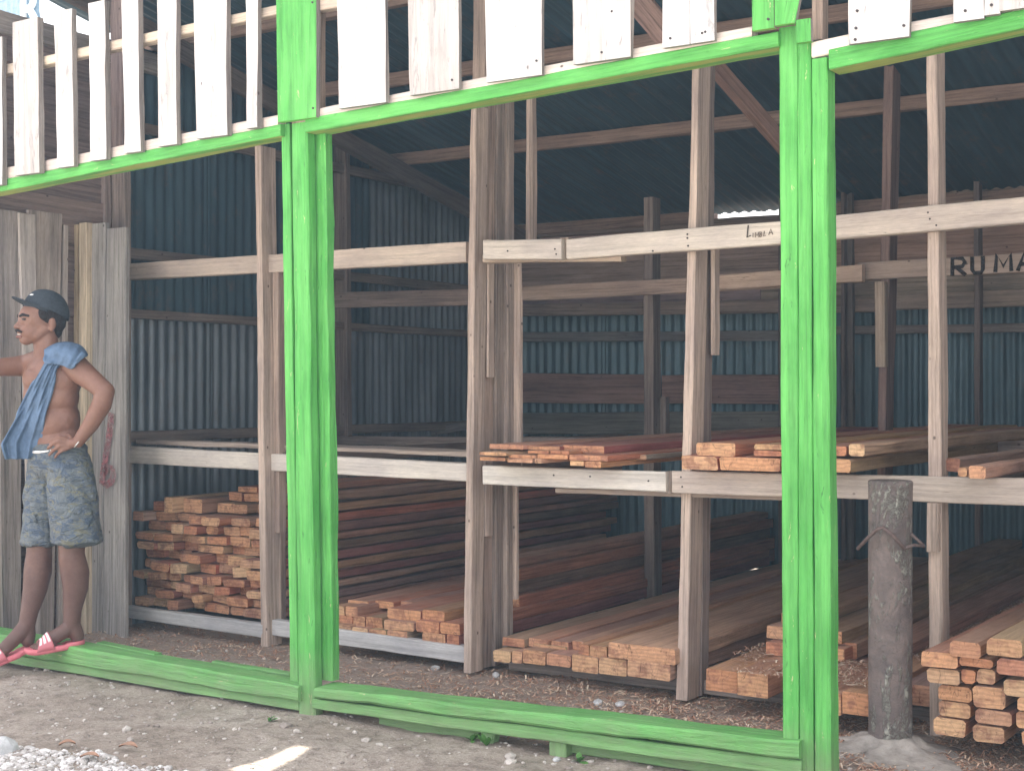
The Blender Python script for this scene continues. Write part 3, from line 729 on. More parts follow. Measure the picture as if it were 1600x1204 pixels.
# stack 5 (bay five)
g5 = 'orange ended beams stacked at the right edge'
S5 = [(1439, 1497, 1019, 1043, 'rounded beam end at upper left corner of the right stack', 5.02), (1484, 1533, 1002, 1027, 'brown beam on top of the right stack, left one', 5.0), (1542, 1598, 998, 1026, 'brown beam on top of the right stack, right one', 4.98),
      (1499, 1553, 1027, 1043, 'flat beam end tucked under the two top beams', 5.02), (1557, 1610, 1030, 1056, 'tilted beam end at right edge, second layer', 4.98), (1449, 1500, 1045, 1069, 'beam end with dark red patch, third layer', 5.04),
      (1502, 1525, 1046, 1069, 'small square beam end, third layer, left of split', 5.04), (1526, 1556, 1045, 1069, 'small square beam end, third layer, right of split', 5.04), (1568, 1620, 1062, 1089, 'beam end cut by right edge, third layer', 5.0),
      (1466, 1519, 1071, 1095, 'beam end in fourth layer beside the last post', 5.06), (1521, 1572, 1073, 1107, 'large beam end in fourth layer, middle', 5.04), (1590, 1640, 1091, 1112, 'beam end at right edge, fourth layer', 5.0),
      (1467, 1517, 1096, 1121, 'beam end with crossed cracks, fifth layer left', 5.07), (1523, 1582, 1109, 1132, 'wide beam end, fifth layer middle', 5.05), (1588, 1640, 1114, 1140, 'beam end at right edge, fifth layer', 5.01),
      (1458, 1509, 1122, 1150, 'beam end with red corner, bottom left', 5.08), (1520, 1570, 1134, 1160, 'beam end at bottom middle of right stack', 5.06), (1596, 1645, 1142, 1168, 'beam end at bottom right by the frame edge', 5.02)]
for i, (a, b, c, d, lab, Y) in enumerate(S5):
    lump(a, b - 1, c, d - 1, Y, 3.9 , ['orange', 'brown', 'tan'][i % 3], lab, g5, name='timber_beam', wob=.004, ch=.009, roll=rnd.uniform(-.02, .02), yaw=.015)
# shelf lumber
g6 = 'thin boards on the lower shelf of the third bay'
S6 = [(750, 790, 714, 720, 'tan', 'thin cream strip, lowest at left end of shelf pile', 5.2), (793, 833, 716, 723, 'tan', 'cream strip in lowest layer, second from left', 5.2), (836, 848, 716, 724, 'tan', 'tiny cream strip end in lowest layer', 5.2), (891, 913, 720, 728, 'orange', 'lowest orange board end at right part', 5.2), (914, 940, 721, 731, 'orange', 'lowest board with pale pointed end', 5.2),
      (749, 792, 706, 712, 'tan', 'cream strip poking out furthest left in second layer', 5.17), (795, 838, 711, 716, 'tan', 'cream strip in middle of second layer', 5.21), (840, 888, 710, 717, 'orange', 'orange strip in second layer', 5.22), (890, 950, 711, 720, 'reddish', 'reddish orange board with wide end', 5.21),
      (824, 858, 704, 709, 'orange', 'orange strip end in third layer, left', 5.25), (860, 890, 704, 710, 'orange', 'orange strip end in third layer, right', 5.25),
      (765, 818, 694, 702, 'tan', 'top left board with pale waney end', 5.28), (822, 875, 697, 703, 'purplish', 'purplish flat board on top, middle', 5.32), (880, 945, 696, 708, 'purplish', 'dark purplish board on top, right', 5.36)]
for (a, b, c, d, cc, lab, Y) in S6:
    lump(a, b - 1, c, d - .6, Y, 3.6, cc, lab + ', third bay shelf', g6, name='board', ch=.002, wob=.002, yaw=.004)
lumber(WY(950, 720, 5.5).x, WY(1010, 720, 5.5).x, 1.0, 1.02, 5.5, 3.4, 'greyish', 'grey board lying alone right of the thin shelf boards', g6, name='board', wob=.002)
g7 = 'heavy slabs on the lower shelf behind the right green posts'
S7 = [(1066, 1122, 713, 734, 'reddish', 'rounded reddish slab end, lowest left on the shelf', 5.25), (1124, 1220, 715, 736, 'reddish', 'wide reddish slab end passing behind the green posts', 5.25), (1088, 1150, 692, 712, 'reddish', 'big rough reddish slab end on top near third post', 5.28), (1178, 1236, 694, 703, 'orange', 'thin cracked orange slab, upper of two', 5.28), (1178, 1240, 704, 713, 'orange', 'thin cracked orange slab, lower of two', 5.28),
      (1225, 1330, 716, 737, 'brown', 'broad reddish slab right of the green posts, lower', 5.2), (1326, 1352, 693, 713, 'tan', 'brown slab with tan end right of the green posts, upper', 5.22), (1262, 1324, 697, 713, 'reddish', 'short slab end peeping right beside green posts', 5.24),
      (1478, 1500, 716, 737, 'greyish', 'grey squared slab right of the last post', 5.45), (1497, 1512, 731, 745, 'orange', 'small peeling slab end lying on the right beam', 5.22), (1514, 1541, 728, 748, 'tan', 'small tan slab with knotted end on the right beam', 5.18)]
for (a, b, c, d, cc, lab, Y) in S7:
    lump(a, b - 1, c, d - .6, Y, 3.6, cc, lab, g7, name='slab', ch=.006, wob=.005, yaw=.002 if a < 1300 else .03)

# ============================================================ BOLLARD
M_STEEL = None
def steel():
    m, t, b = mat('old bitumen coated steel pipe')
    tc = t.nodes.new('ShaderNodeTexCoord'); o3 = tc.outputs[3]
    n1 = noi(t, o3, 9, 6, .7, .6); n2 = noi(t, o3, 38, 6, .8, .5)
    c = mixc(t, ramp(t, n1, [(.35, 0.), (.6, 1.)]), (.13, .105, .10), (.24, .19, .17))
    mp = t.nodes.new('ShaderNodeVectorMath'); mp.operation = 'MULTIPLY'; t.links.new(o3, mp.inputs[0]); mp.inputs[1].default_value = (1, 1, .35)
    n3 = noi(t, mp.outputs[0], 11, 5, .75, .4)
    f = mth(t, 'MULTIPLY', ramp(t, n3, [(.51, 0.), (.57, 1.)]), ramp(t, n2, [(.42, .1), (.54, .9)]))
    c = mixc(t, f, c, (.50, .49, .42))
    t.links.new(c, b.inputs['Base Color']); b.inputs['Roughness'].default_value = .6
    bump(t, b, mth(t, 'ADD', mth(t, 'MULTIPLY', f, 1.2), n2), .9, .012); return m
M_STEEL = steel()
M_CONC = plain('dusty concrete', (.36, .325, .29), .95, .1, 14, .35, .9)
bc = WY(1391, 1168, 5.12); bc.z = 0
boll = empty('iron_bollard', bc, 'dark rusty iron pipe bollard with bent rebar hook in front of the shelf', 'bollard')
def lathe(prof, n=40, jit=0, seed=0):
    V = []; Fc = []
    for j, (r, z) in enumerate(prof):
        for i in range(n):
            a = 2 * math.pi * i / n
            q = 1 + jit * noise.noise(Vector((math.cos(a) * 2.5, math.sin(a) * 2.5, z * 6 + seed)))
            V.append(Vector((r * q * math.cos(a), r * q * math.sin(a), z)))
    for j in range(len(prof) - 1):
        for i in range(n):
            a = j * n + i; b = j * n + (i + 1) % n
            Fc.append((a, b, b + n, a + n))
    Fc.append(tuple(range(n))[::-1]); Fc.append(tuple(range((len(prof) - 1) * n, len(prof) * n)))
    return V, Fc
prof = [(.078, 0.0)] + [(.078, .03 * i) for i in range(1, 32)] + [(.079, .955), (.080, .962), (.079, .970), (.074, .974), (.04, .972)]
V, Fc = lathe(prof, 48, .02)
link('pipe', mesh([v + bc for v in V], Fc), M_STEEL, boll, smooth=True)
V, Fc = lathe([(.34, -.04), (.27, -.008), (.19, .006), (.12, .022), (.09, .045), (.06, .05)], 48, .5, 5)
link('concrete_footing', mesh([v + bc for v in V], Fc), M_CONC, boll, smooth=True)
def tube(pts, r, n=10, rs=None):
    V = []; Fc = []; pts = [Vector(p) for p in pts]
    for i, p in enumerate(pts):
        t = (pts[min(i + 1, len(pts) - 1)] - pts[max(i - 1, 0)]).normalized()
        a = t.orthogonal().normalized() if i == 0 else (a - t * a.dot(t)).normalized()
        b = t.cross(a); rr = rs[i] if rs else r
        for k in range(n):
            th = 2 * math.pi * k / n; V.append(p + a * rr * math.cos(th) + b * rr * math.sin(th))
    for i in range(len(pts) - 1):
        for k in range(n):
            x = i * n + k; y = i * n + (k + 1) % n; Fc.append((x, y, y + n, x + n))
    Fc.append(tuple(range(n))[::-1]); Fc.append(tuple(range((len(pts) - 1) * n, len(pts) * n)))
    return V, Fc
M_REBAR = plain('rusty rebar', (.14, .10, .09), .7, .3, 60, .35, .4)
hk = [WY(1340, 857, 5.04), WY(1356, 840, 5.02), WY(1371, 826, 5.01), WY(1380, 824, 5.01), WY(1395, 836, 5.01), WY(1413, 856, 5.03)]
V, Fc = tube(hk, .007)
link('rebar_hook', mesh(V, Fc), M_REBAR, boll, smooth=True)
V, Fc = tube([WY(1411, 857, 5.03), WY(1428, 851, 5.06), WY(1444, 853, 5.1)], .006)
V2, F2 = tube([WY(1424, 834, 5.1), WY(1443, 852, 5.1)], .006)
v, f = join_polys([(V, Fc), (V2, F2)])
link('rebar_hook', mesh(v, f), M_REBAR, boll, smooth=True)

# ============================================================ GROUND
def gh(x, y):
    h = .026 * noise.noise(Vector((x * .9, y * .9, 0))) + .016 * noise.noise(Vector((x * 3.1, y * 3.1, 5))) + .008 * noise.noise(Vector((x * 11, y * 11, 9)))
    f = max(0, min(1, (4.3 - y) / 1.5)); h -= .03 * f
    return h - .012
def ground_mat():
    m, t, b = mat('dusty dirt ground')
    tc = t.nodes.new('ShaderNodeNewGeometry'); o3 = tc.outputs['Position']
    n1 = noi(t, o3, 1.6, 6, .65, .3); n2 = noi(t, o3, 14, 6, .75); n3 = noi(t, o3, 70, 4, .8)
    c = mixc(t, ramp(t, n1, [(.35, 0.), (.65, 1.)]), (.35, .285, .235), (.50, .43, .37))
    c = mixc(t, ramp(t, n2, [(.46, 0.), (.62, .75)]), c, (.24, .195, .16))
    c = mixc(t, 1, c, ramp(t, n3, [(.3, .72), (.7, 1.2)]), 'MULTIPLY')
    vo = N(t, 'ShaderNodeTexVoronoi', Scale=55.0); t.links.new(o3, vo.inputs['Vector'])
    pe = mth(t, 'MULTIPLY', ramp(t, vo.outputs['Distance'], [(.15, 1.), (.28, 0.)]), ramp(t, n2, [(.5, 0.), (.62, 1.)]))
    c = mixc(t, mth(t, 'MULTIPLY', pe, .6), c, (.52, .49, .45))
    # inside the shed the floor is browner with sawdust
    sx = t.nodes.new('ShaderNodeSeparateXYZ'); t.links.new(o3, sx.inputs[0])
    ins = ramp(t, mth(t, 'MULTIPLY', mth(t, 'ADD', sx.outputs[1], mth(t, 'MULTIPLY', n1, 1.0)), .1), [(.50, 0.), (.56, .6)])
    c = mixc(t, ins, c, mixc(t, n3, (.36, .27, .225), (.52, .43, .36)))
    gr = mth(t, 'MULTIPLY', ramp(t, noi(t, o3, 2.3, 4, .6), [(.56, 0.), (.66, .35)]), ramp(t, n3, [(.4, 0.), (.6, 1.)]))
    c = mixc(t, gr, c, (.10, .13, .06))
    bounce_gnd = ramp(t, mth(t, 'ADD', mth(t, 'MULTIPLY', sx.outputs[1], .1), mth(t, 'MULTIPLY', n1, .06)), [(.20, 1.), (.27, 0.)])  # unseen pale ground in front, added to bounce light into the shed
    c = mixc(t, bounce_gnd, c, mixc(t, n3, (.48, .44, .39), (.72, .67, .60)))
    t.links.new(c, b.inputs['Base Color']); b.inputs['Roughness'].default_value = .95
    b.inputs['Specular IOR Level'].default_value = .15
    hh = mth(t, 'ADD', n2, mth(t, 'ADD', mth(t, 'MULTIPLY', n3, .5), mth(t, 'MULTIPLY', pe, .6)))
    bump(t, b, hh, .9, .02); return m
M_GND = ground_mat()
xs = [-70, -40, -25, -14, -10] + [-8.5 + .05 * i for i in range(201)] + [3, 6, 15, 40, 70]
ys = [-70, -40, -20, -5, 0, 1.5] + [2.4 + .05 * i for i in range(80)] + [6.8, 7.6, 8.6, 9.6, 12, 20, 40, 70]
V = [Vector((x, y, gh(x, y) if abs(x) < 15 and -1 < y < 13 else -.02)) for y in ys for x in xs]; nx = len(xs)
Fc = [(j * nx + i, j * nx + i + 1, (j + 1) * nx + i + 1, (j + 1) * nx + i) for j in range(len(ys) - 1) for i in range(nx - 1)]
g = link('ground', mesh(V, Fc), M_GND, origin=(0, 0, 0), smooth=True); tag(g, kind='structure')

# loose stuff: pebbles, white gravel, wood chips
def blob_verts(c, r, rr, flat=.6):
    ico = [(0, 0, 1)] + [(.894 * math.cos(2 * math.pi * i / 5), .894 * math.sin(2 * math.pi * i / 5), .447) for i in range(5)] + [(.894 * math.cos(2 * math.pi * (i + .5) / 5), .894 * math.sin(2 * math.pi * (i + .5) / 5), -.447) for i in range(5)] + [(0, 0, -1)]
    a = rr.random() * 6.28; sx, sy = rr.uniform(.7, 1.3), rr.uniform(.7, 1.1)
    out = []
    for p in ico:
        q = Vector(p) * rr.uniform(.75, 1.15); q = Vector((q.x * sx, q.y * sy, q.z * flat)) * r
        out.append(Vector((q.x * math.cos(a) - q.y * math.sin(a), q.x * math.sin(a) + q.y * math.cos(a), q.z)) + c)
    Fs = [(0, i + 1, (i + 1) % 5 + 1) for i in range(5)] + [(i + 1, i + 6, (i + 1) % 5 + 1) for i in range(5)] + [((i + 1) % 5 + 1, i + 6, (i + 1) % 5 + 6) for i in range(5)] + [(11, (i + 1) % 5 + 6, i + 6) for i in range(5)]
    return out, Fs
def scatter(name, cnt, place, rmin, rmax, m, label, cat, flat=.6, seed=3):
    rr = random.Random(seed); V = []; Fc = []
    while cnt > 0:
        p = place(rr)
        if p is None: continue
        r = rmin * (rmax / rmin) ** (rr.random() ** 2)
        v, f = blob_verts(Vector((p[0], p[1], gh(p[0], p[1]) + r * .15)), r, rr, flat)
        b = len(V); V += v; Fc += [tuple(i + b for i in q) for q in f]; cnt -= 1
    o = link(name, mesh(V, Fc), m, origin=(0, 0, 0)); tag(o, label, cat, kind='stuff'); return o
def stone_mat(name, a, b_):
    m, t, b = mat(name); geo = t.nodes.new('ShaderNodeNewGeometry')
    c = mixc(t, geo.outputs['Random Per Island'], a, b_)
    c = mixc(t, 1, c, ramp(t, noi(t, geo.outputs['Position'], 90, 4, .7), [(.3, .75), (.7, 1.15)]), 'MULTIPLY')
    t.links.new(c, b.inputs['Base Color']); b.inputs['Roughness'].default_value = .9; return m
M_PEB = stone_mat('grey pebbles', (.27, .225, .195), (.60, .55, .50)); M_GRV = stone_mat('whitish gravel', (.36, .33, .30), (.74, .71, .69))
scatter('pebbles', 5000, lambda r: (r.uniform(-8.2, .8), 2.6 + 2.6 * r.random()), .003, .014, M_PEB, 'small grey pebbles scattered over the dusty dirt', 'pebbles')
scatter('stones', 420, lambda r: (r.uniform(-8.2, .8), 2.6 + 2.3 * r.random()), .008, .026, M_PEB, 'larger loose stones and clods on the dirt', 'stones', seed=13)
def gpl(r):
    px = r.uniform(-40, 420); py = r.uniform(1135, 1290)
    if py < 1150 + .16 * px + 14 * noise.noise(Vector((px * .02, py * .02, 3))) : return None
    if r.random() < max(0, px / 420) ** 1.5 * .8: return None
    p = WZ(px, py, 0); return (p.x, p.y)
scatter('gravel', 5500, gpl, .004, .02, M_GRV, 'patch of whitish gravel at the bottom left corner', 'gravel', seed=9)
def chip_mat():
    m, t, b = mat('wood chips'); geo = t.nodes.new('ShaderNodeNewGeometry')
    c = ramp(t, geo.outputs['Random Per Island'], [(0, (.28, .15, .10)), (.35, (.44, .25, .17)), (.7, (.58, .40, .28)), (1, (.72, .60, .46))])
    t.links.new(c, b.inputs['Base Color']); b.inputs['Roughness'].default_value = .9; return m
M_CHIP = chip_mat()
def chips(name, cnt, place, label, lmin=.012, lmax=.06, seed=4):
    rr = random.Random(seed); V = []; Fc = []
    while cnt > 0:
        p = place(rr)
        if p is None: continue
        L = lmin + (lmax - lmin) * rr.random() ** 2.5; wd = rr.uniform(.003, .008) if L > .02 else rr.uniform(.003, .006); a = rr.random() * 6.28; dx = Vector((math.cos(a), math.sin(a), rr.uniform(-.12, .12))); dy = Vector((-math.sin(a), math.cos(a), rr.uniform(-.3, .3)))
        c = Vector(p) + Vector((0, 0, .002)); cur = rr.uniform(-.004, .010) * L / .04
        b = len(V)
        for q in (-1, 0, 1):
            up = Vector((0, 0, cur * (1 - q * q) + .003 + (.003 * rr.random())))
            V.append(c + dx * q * L / 2 + dy * wd / 2 * (1 - .3 * abs(q)) + up); V.append(c + dx * q * L / 2 - dy * wd / 2 * (1 - .3 * abs(q)) + up)
        Fc += [(b, b + 1, b + 3, b + 2), (b + 2, b + 3, b + 5, b + 4)]; cnt -= 1
    o = link(name, mesh(V, Fc), M_CHIP, origin=(0, 0, 0)); tag(o, label, 'wood chips', kind='stuff'); return o
def chp(r):
    x = r.uniform(-6.1, -.4); y = r.uniform(4.5, 5.75)
    d = .25 + .75 * max(0, min(1, (x + 4.2) / 2.2))
    if y < 4.75: d *= (y - 4.45) / .3
    if r.random() > d * (.6 + 1.2 * abs(noise.noise(Vector((x * 2, y * 2, 1))))): return None
    return (x, y, gh(x, y))
chips('wood_chips', 22000, chp, 'reddish wood chips and shavings strewn along the rack foot', seed=4)
def chp2(r):
    x0 = WY(1105, 1050, 5.3).x; x1 = WY(1440, 1080, 5.2).x
    x = r.uniform(x0, x1); y = r.uniform(5.2, 8.2)
    if x > bx: return None
    if bx - .43 < x < bx - .07 and y > 5.7: return None
    if r.random() > .3 + 1.5 * noise.noise(Vector((x * 3, y * 1.2, 1))): return None
    return (x, y, .188)
chips('sawdust', 5000, chp2, 'sawdust and shavings covering the heavy beams of the fourth bay', seed=5, lmax=.05)
def chp3(r):
    px = r.uniform(1225, 1600); y = r.uniform(5.4, 6.6); p = WY(px, 700, y)
    if r.random() > .35 + 1.2 * noise.noise(Vector((p.x * 4, y * 2, 1))): return None
    return (p.x, p.y, 1.08)
# rocks and leaves
M_ROCK = plain('pale rock', (.50, .50, .50), .9, .2, 25, .25, .6)
def rock(px, py, r, lab, flat=.6):
    rr = random.Random(int(px)); p = WZ(px, py, 0); p.z = gh(p.x, p.y) + r * .25
    v, f = blob_verts(p, r, rr, flat)
    o = link('rock', mesh(v, f), M_ROCK); md = o.modifiers.new('b', 'BEVEL'); md.width = r * .18; md.segments = 2
    tag(o, lab, 'rock', 'loose rocks on the dirt')
rock(775, 1052, .032, 'grey triangular rock beside the foot of the divider post')
rock(680, 1040, .026, 'pale rock lying before the white bearer of the second bay')
rock(5, 1166, .07, 'large white rounded rock at the bottom left corner', .75)
rock(1075, 1080, .03, 'brownish rock against the foot of the third post')
rock(935, 1095, .030, 'pale flat rock behind the sill in the middle'); rock(970, 1100, .026, 'small white rock behind the sill, right of the flat one')
rock(870, 1180, .02, 'whitish stone below the sill near the weeds')
M_LEAF = plain('dry orange leaf', (.36, .21, .14), .8, .3, 40, .3, .2)
def leaf(px, py, L, a, lab, m=None):
    p = WZ(px, py, 0); p.z = gh(p.x, p.y) + .012; V = []; Fc = []
    for i in range(7):
        f = i / 6; w_ = .28 * L * math.sin(math.pi * min(1, f * .95 + .03)); c = p + Vector((math.cos(a), math.sin(a), 0)) * (f - .5) * L + Vector((0, 0, .012 * math.sin(f * 3)))
        s = Vector((-math.sin(a), math.cos(a), 0)) * w_ ; V += [c + s + Vector((0, 0, .008)), c, c - s + Vector((0, 0, .006))]
    for i in range(6):
        k = i * 3; Fc += [(k, k + 1, k + 4, k + 3), (k + 1, k + 2, k + 5, k + 4)]
    o = link('dry_leaf', mesh(V, Fc), m or M_LEAF, smooth=True); tag(o, lab, 'leaf', 'dry leaves on the dirt')
leaf(200, 1167, .075, .35, 'orange dry leaf at the edge of the white gravel, right one')
leaf(105, 1160, .06, .9, 'thin orange dry leaf lying on the white gravel, left one')
leaf(140, 1183, .07, .5, 'pale brown leaf half buried in the white gravel')
M_WEED = plain('weed leaves', (.09, .22, .05), .6, .3, 30, .3, .1)
def weed(px, py, n, h, lab, Y=4.3):
    rr = random.Random(int(px)); p = WZ(px, py, 0); p.z = gh(p.x, p.y); e = empty('weed', p, lab, 'weed', 'weeds growing at the sill')
    for i in range(n):
        a = rr.random() * 6.28; el = rr.uniform(.3, 1.3); d = Vector((math.cos(a) * math.cos(el), math.sin(a) * math.cos(el), math.sin(el))); s = d.cross(Vector((0, 0, 1))).normalized(); L = h * rr.uniform(.5, 1)
        V = []; Fc = []
        for k in range(6):
            f = k / 5; w_ = L * .24 * math.sin(math.pi * (f * .9 + .05)); c = p + d * L * f - Vector((0, 0, .3 * L * f * f)); V += [c + s * w_, c - s * w_ + Vector((0, 0, .002))]
        for k in range(5): q = k * 2; Fc.append((q, q + 1, q + 3, q + 2))
        link('leaf', mesh(V, Fc), M_WEED, e, smooth=True)
weed(760, 1160, 9, .075, 'bright green leafy weed under the sill, right clump')
weed(738, 1152, 7, .05, 'small dark weed under the sill beside the slanting block')
weed(420, 1124, 7, .05, 'small weed at the foot of the left green post')
weed(905, 1182, 8, .06, 'dark weed clump under the sill near its right half')

# ============================================================ SIGN beyond the wall top
M_SIGN = plain('blue grey striped sign sheet', (.30, .42, .52), .5, .3, 12, .3, .1)
M_LET = plain('white sign letters', (.80, .84, .86), .5, .3, 12, .05, 0)
sg = empty('sign_board', WY(90, 60, 7.4), 'blue grey sign with big white letters RUM seen above the plank wall', 'sign')
corr(sg, 'sign_panel', WY(-60, 84, 7.4), Vector((1, 0, 0)), Vector((0, 0, 1)), 1.02, .9, M_SIGN, Vector((0, -1, 0)), pitch=.07)
tm = text_mesh('RUM', .40, .01, .008)
tm.transform(Matrix.Translation(WY(30, 44, 7.36)) @ Matrix.Rotation(R_(90), 4, 'X'))
link('letters', tm, M_LET, sg)

exec_person = True
# ============================================================ PERSON
U80 = (80 - 800) / F
DV = (VD + RD * U80); T0 = 6.60
PB = CAM + DV * T0
DN = DV.normalized(); XN = Vector((DN.y, -DN.x, 0))
SX = T0 / F / math.sqrt(1 + U80 * U80) ; SZ = T0 / F
def HP(px, py, d=0.0):
    return PB + XN * ((px - 80) * SX) + Vector((0, 0, (HOR - py) * SZ)) + DN * d
def LV(x, y, z): return XN * x + DN * y + Vector((0, 0, z))
class Blob:
    def __init__(s): s.bm = bmesh.new()
    def ell(s, c, rx, ry, rz, ax=None, ay=None, az=None, sub=3):
        ax = ax or XN; ay = ay or DN; az = az or Vector((0, 0, 1))
        m = Matrix(((ax.x * rx, ay.x * ry, az.x * rz, c.x), (ax.y * rx, ay.y * ry, az.y * rz, c.y), (ax.z * rx, ay.z * ry, az.z * rz, c.z), (0, 0, 0, 1)))
        bmesh.ops.create_icosphere(s.bm, subdivisions=sub, radius=1, matrix=m)
    def cap(s, pts):
        """pts: list of (vector, radius)"""
        for p, r in pts: s.ell(p, r, r, r, sub=3)
        for (a, ra), (b, rb) in zip(pts, pts[1:]):
            L = (b - a).length
            if L < 1e-5: continue
            q = (b - a).to_track_quat('Z', 'Y').to_matrix().to_4x4()
            bmesh.ops.create_cone(s.bm, cap_ends=True, segments=28, radius1=ra, radius2=rb, depth=L, matrix=Matrix.Translation((a + b) / 2) @ q)
    def done(s, vox, smooth=6, fac=.5):
        me = bpy.data.meshes.new('b'); s.bm.to_mesh(me); s.bm.free()
        o = bpy.data.objects.new('b', me); COL.objects.link(o)
        r = o.modifiers.new('r', 'REMESH'); r.mode = 'VOXEL'; r.voxel_size = vox
        q = o.modifiers.new('s', 'SMOOTH'); q.iterations = smooth; q.factor = fac
        dg = bpy.context.evaluated_depsgraph_get(); dg.update()
        out = bpy.data.meshes.new_from_object(o.evaluated_get(dg)); bpy.data.objects.remove(o); return out
FA = R_(38)
FWD = LV(-math.cos(FA), -math.sin(FA), 0).normalized(); LFT = LV(math.sin(FA), -math.cos(FA), 0).normalized(); UPV = Vector((0, 0, 1))
b = Blob()
# torso
b.ell(HP(82, 592), .164, .110, .125, LFT, FWD, UPV)
b.ell(HP(80, 618), .150, .108, .125, LFT, FWD, UPV)
b.ell(HP(83, 655), .143, .108, .12, LFT, FWD, UPV)
b.ell(HP(89, 690), .142, .100, .11, LFT, FWD, UPV)
b.ell(HP(94, 718), .142, .098, .09, LFT, FWD, UPV)
b.ell(HP(60, 592, -.02) + FWD * .01, .07, .06, .055, LFT, FWD, UPV)
# shoulders, trapezius, neck
b.cap([(HP(42, 570, .12), .052), (HP(80, 558), .058), (HP(114, 566, -.13), .055)])
b.cap([(HP(75, 560, .0), .062), (HP(72, 545, 0), .056), (HP(71, 515, 0), .054)])
# head
HF = R_(14)
HX = LV(math.cos(HF), math.sin(HF), 0).normalized()     # back of head direction
HY = LV(-math.sin(HF), math.cos(HF), 0).normalized()
def HD(px, py, side=0):   # point in the head's own mid-plane + sideways (negative = camera side)
    return HP(70, py) + HX * ((px - 70) * SX / math.cos(HF)) + HY * side
b.ell(HD(71, 486), .100, .074, .098, HX, HY, UPV)
b.ell(HD(55, 498), .076, .066, .075, HX, HY, UPV)
b.ell(HD(50, 518), .060, .056, .052, HX, HY, UPV)
b.ell(HD(41, 531), .030, .032, .026, HX, HY, UPV)
b.cap([(HD(43, 531), .024), (HD(55, 524, -.030), .028), (HD(66, 514, -.040), .028)])
b.cap([(HD(43, 531), .024), (HD(55, 524, .030), .028), (HD(66, 514, .040), .028)]); b.ell(HD(58, 508), .05, .064, .035, HX, HY, UPV)
b.cap([(HD(34, 500), .009), (HD(29, 507), .010), (HD(26, 511), .013)])          # nose
b.ell(HD(30, 512, -.012), .009, .009, .008); b.ell(HD(30, 512, .012), .009, .009, .008)
b.cap([(HD(37, 491, -.03), .012), (HD(35, 491, 0), .010), (HD(37, 491, .03), .012)])   # brow
b.ell(HD(42, 507, -.034), .018, .016, .016, HX, HY, UPV)  # cheek
b.ell(HD(31, 520, 0), .012, .024, .007, HX, HY, UPV); b.ell(HD(32, 527, 0), .012, .022, .008, HX, HY, UPV)
for s in (-1, 1):
    b.ell(HD(76, 507, s * .072), .017, .009, .030, HX, HY, UPV); b.ell(HD(75, 516, s * .070), .010, .008, .012, HX, HY, UPV)
# near arm: hand on hip
el = HP(162, 611, -.24)
b.cap([(HP(115, 570, -.135), .058), (HP(128, 583, -.16), .056), (HP(146, 597, -.20), .048), (el, .044)])
b.cap([(el, .043), (HP(157, 631, -.235), .045), (HP(141, 660, -.215), .037), (HP(124, 684, -.19), .028)])
wr = HP(121, 689, -.185)
b.ell(HP(110, 691, -.178), .036, .014, .024, LV(1, -.1, .10).normalized(), DN, UPV)
b.cap([(wr, .026), (HP(113, 690, -.18), .022)])
for (p0, p1, p2, p3, r0) in (((104, 684), (93, 680), (83, 683), (77, 688), .0095), ((102, 689), (91, 687), (81, 692), (75, 698), .0098), ((103, 694), (93, 694), (83, 701), (77, 708), .0096), ((106, 698), (97, 701), (90, 706), (86, 712), .0088)):
    b.cap([(HP(*p0, -.178), r0 + .001), (HP(*p1, -.183), r0), (HP(*p2, -.172), r0 - .001), (HP(*p3, -.160), r0 - .0018)])
b.cap([(HP(113, 686, -.165), .012), (HP(108, 680, -.14), .011), (HP(104, 679, -.115), .0095)])   # thumb behind, towards the back
# far arm reaching to the off-frame post
b.cap([(HP(42, 570, .12), .052), (HP(22, 572, .10), .046), (HP(-8, 574, .06), .040), (HP(-32, 568, .0), .038)])
b.cap([(HP(-32, 568, 0), .037), (HP(-52, 552, -.04), .036), (HP(-74, 532, -.06), .026)])
b.ell(HP(-84, 523, -.06), .034, .036, .016, LV(-.8, 0, .6).normalized(), DN, LV(.6, 0, .8).normalized())
for i in range(4):
    dd = -.095 + .022 * i
    b.cap([(HP(-90, 520, dd), .010), (HP(-99, 511, dd), .0095), (HP(-105, 503, dd - .004), .0085)])
b.cap([(HP(-82, 528, -.085), .012), (HP(-90, 534, -.105), .010)])
# legs
b.cap([(HP(104, 735, -.07), .080), (HP(108, 790, -.075), .072), (HP(112, 850, -.075), .060), (HP(112, 868, -.075), .057)])
b.cap([(HP(112, 868, -.075), .060), (HP(117, 893, -.068), .065), (HP(118, 915, -.068), .058), (HP(113, 950, -.07), .042), (HP(112, 972, -.07), .039)])
b.cap([(HP(82, 735, .06), .080), (HP(73, 790, .06), .072), (HP(62, 850, .05), .058), (HP(61, 868, .05), .056)])
b.cap([(HP(61, 868, .05), .059), (HP(59, 893, .055), .064), (HP(55, 920, .05), .056), (HP(46, 955, .04), .041), (HP(42, 975, .04), .038)])
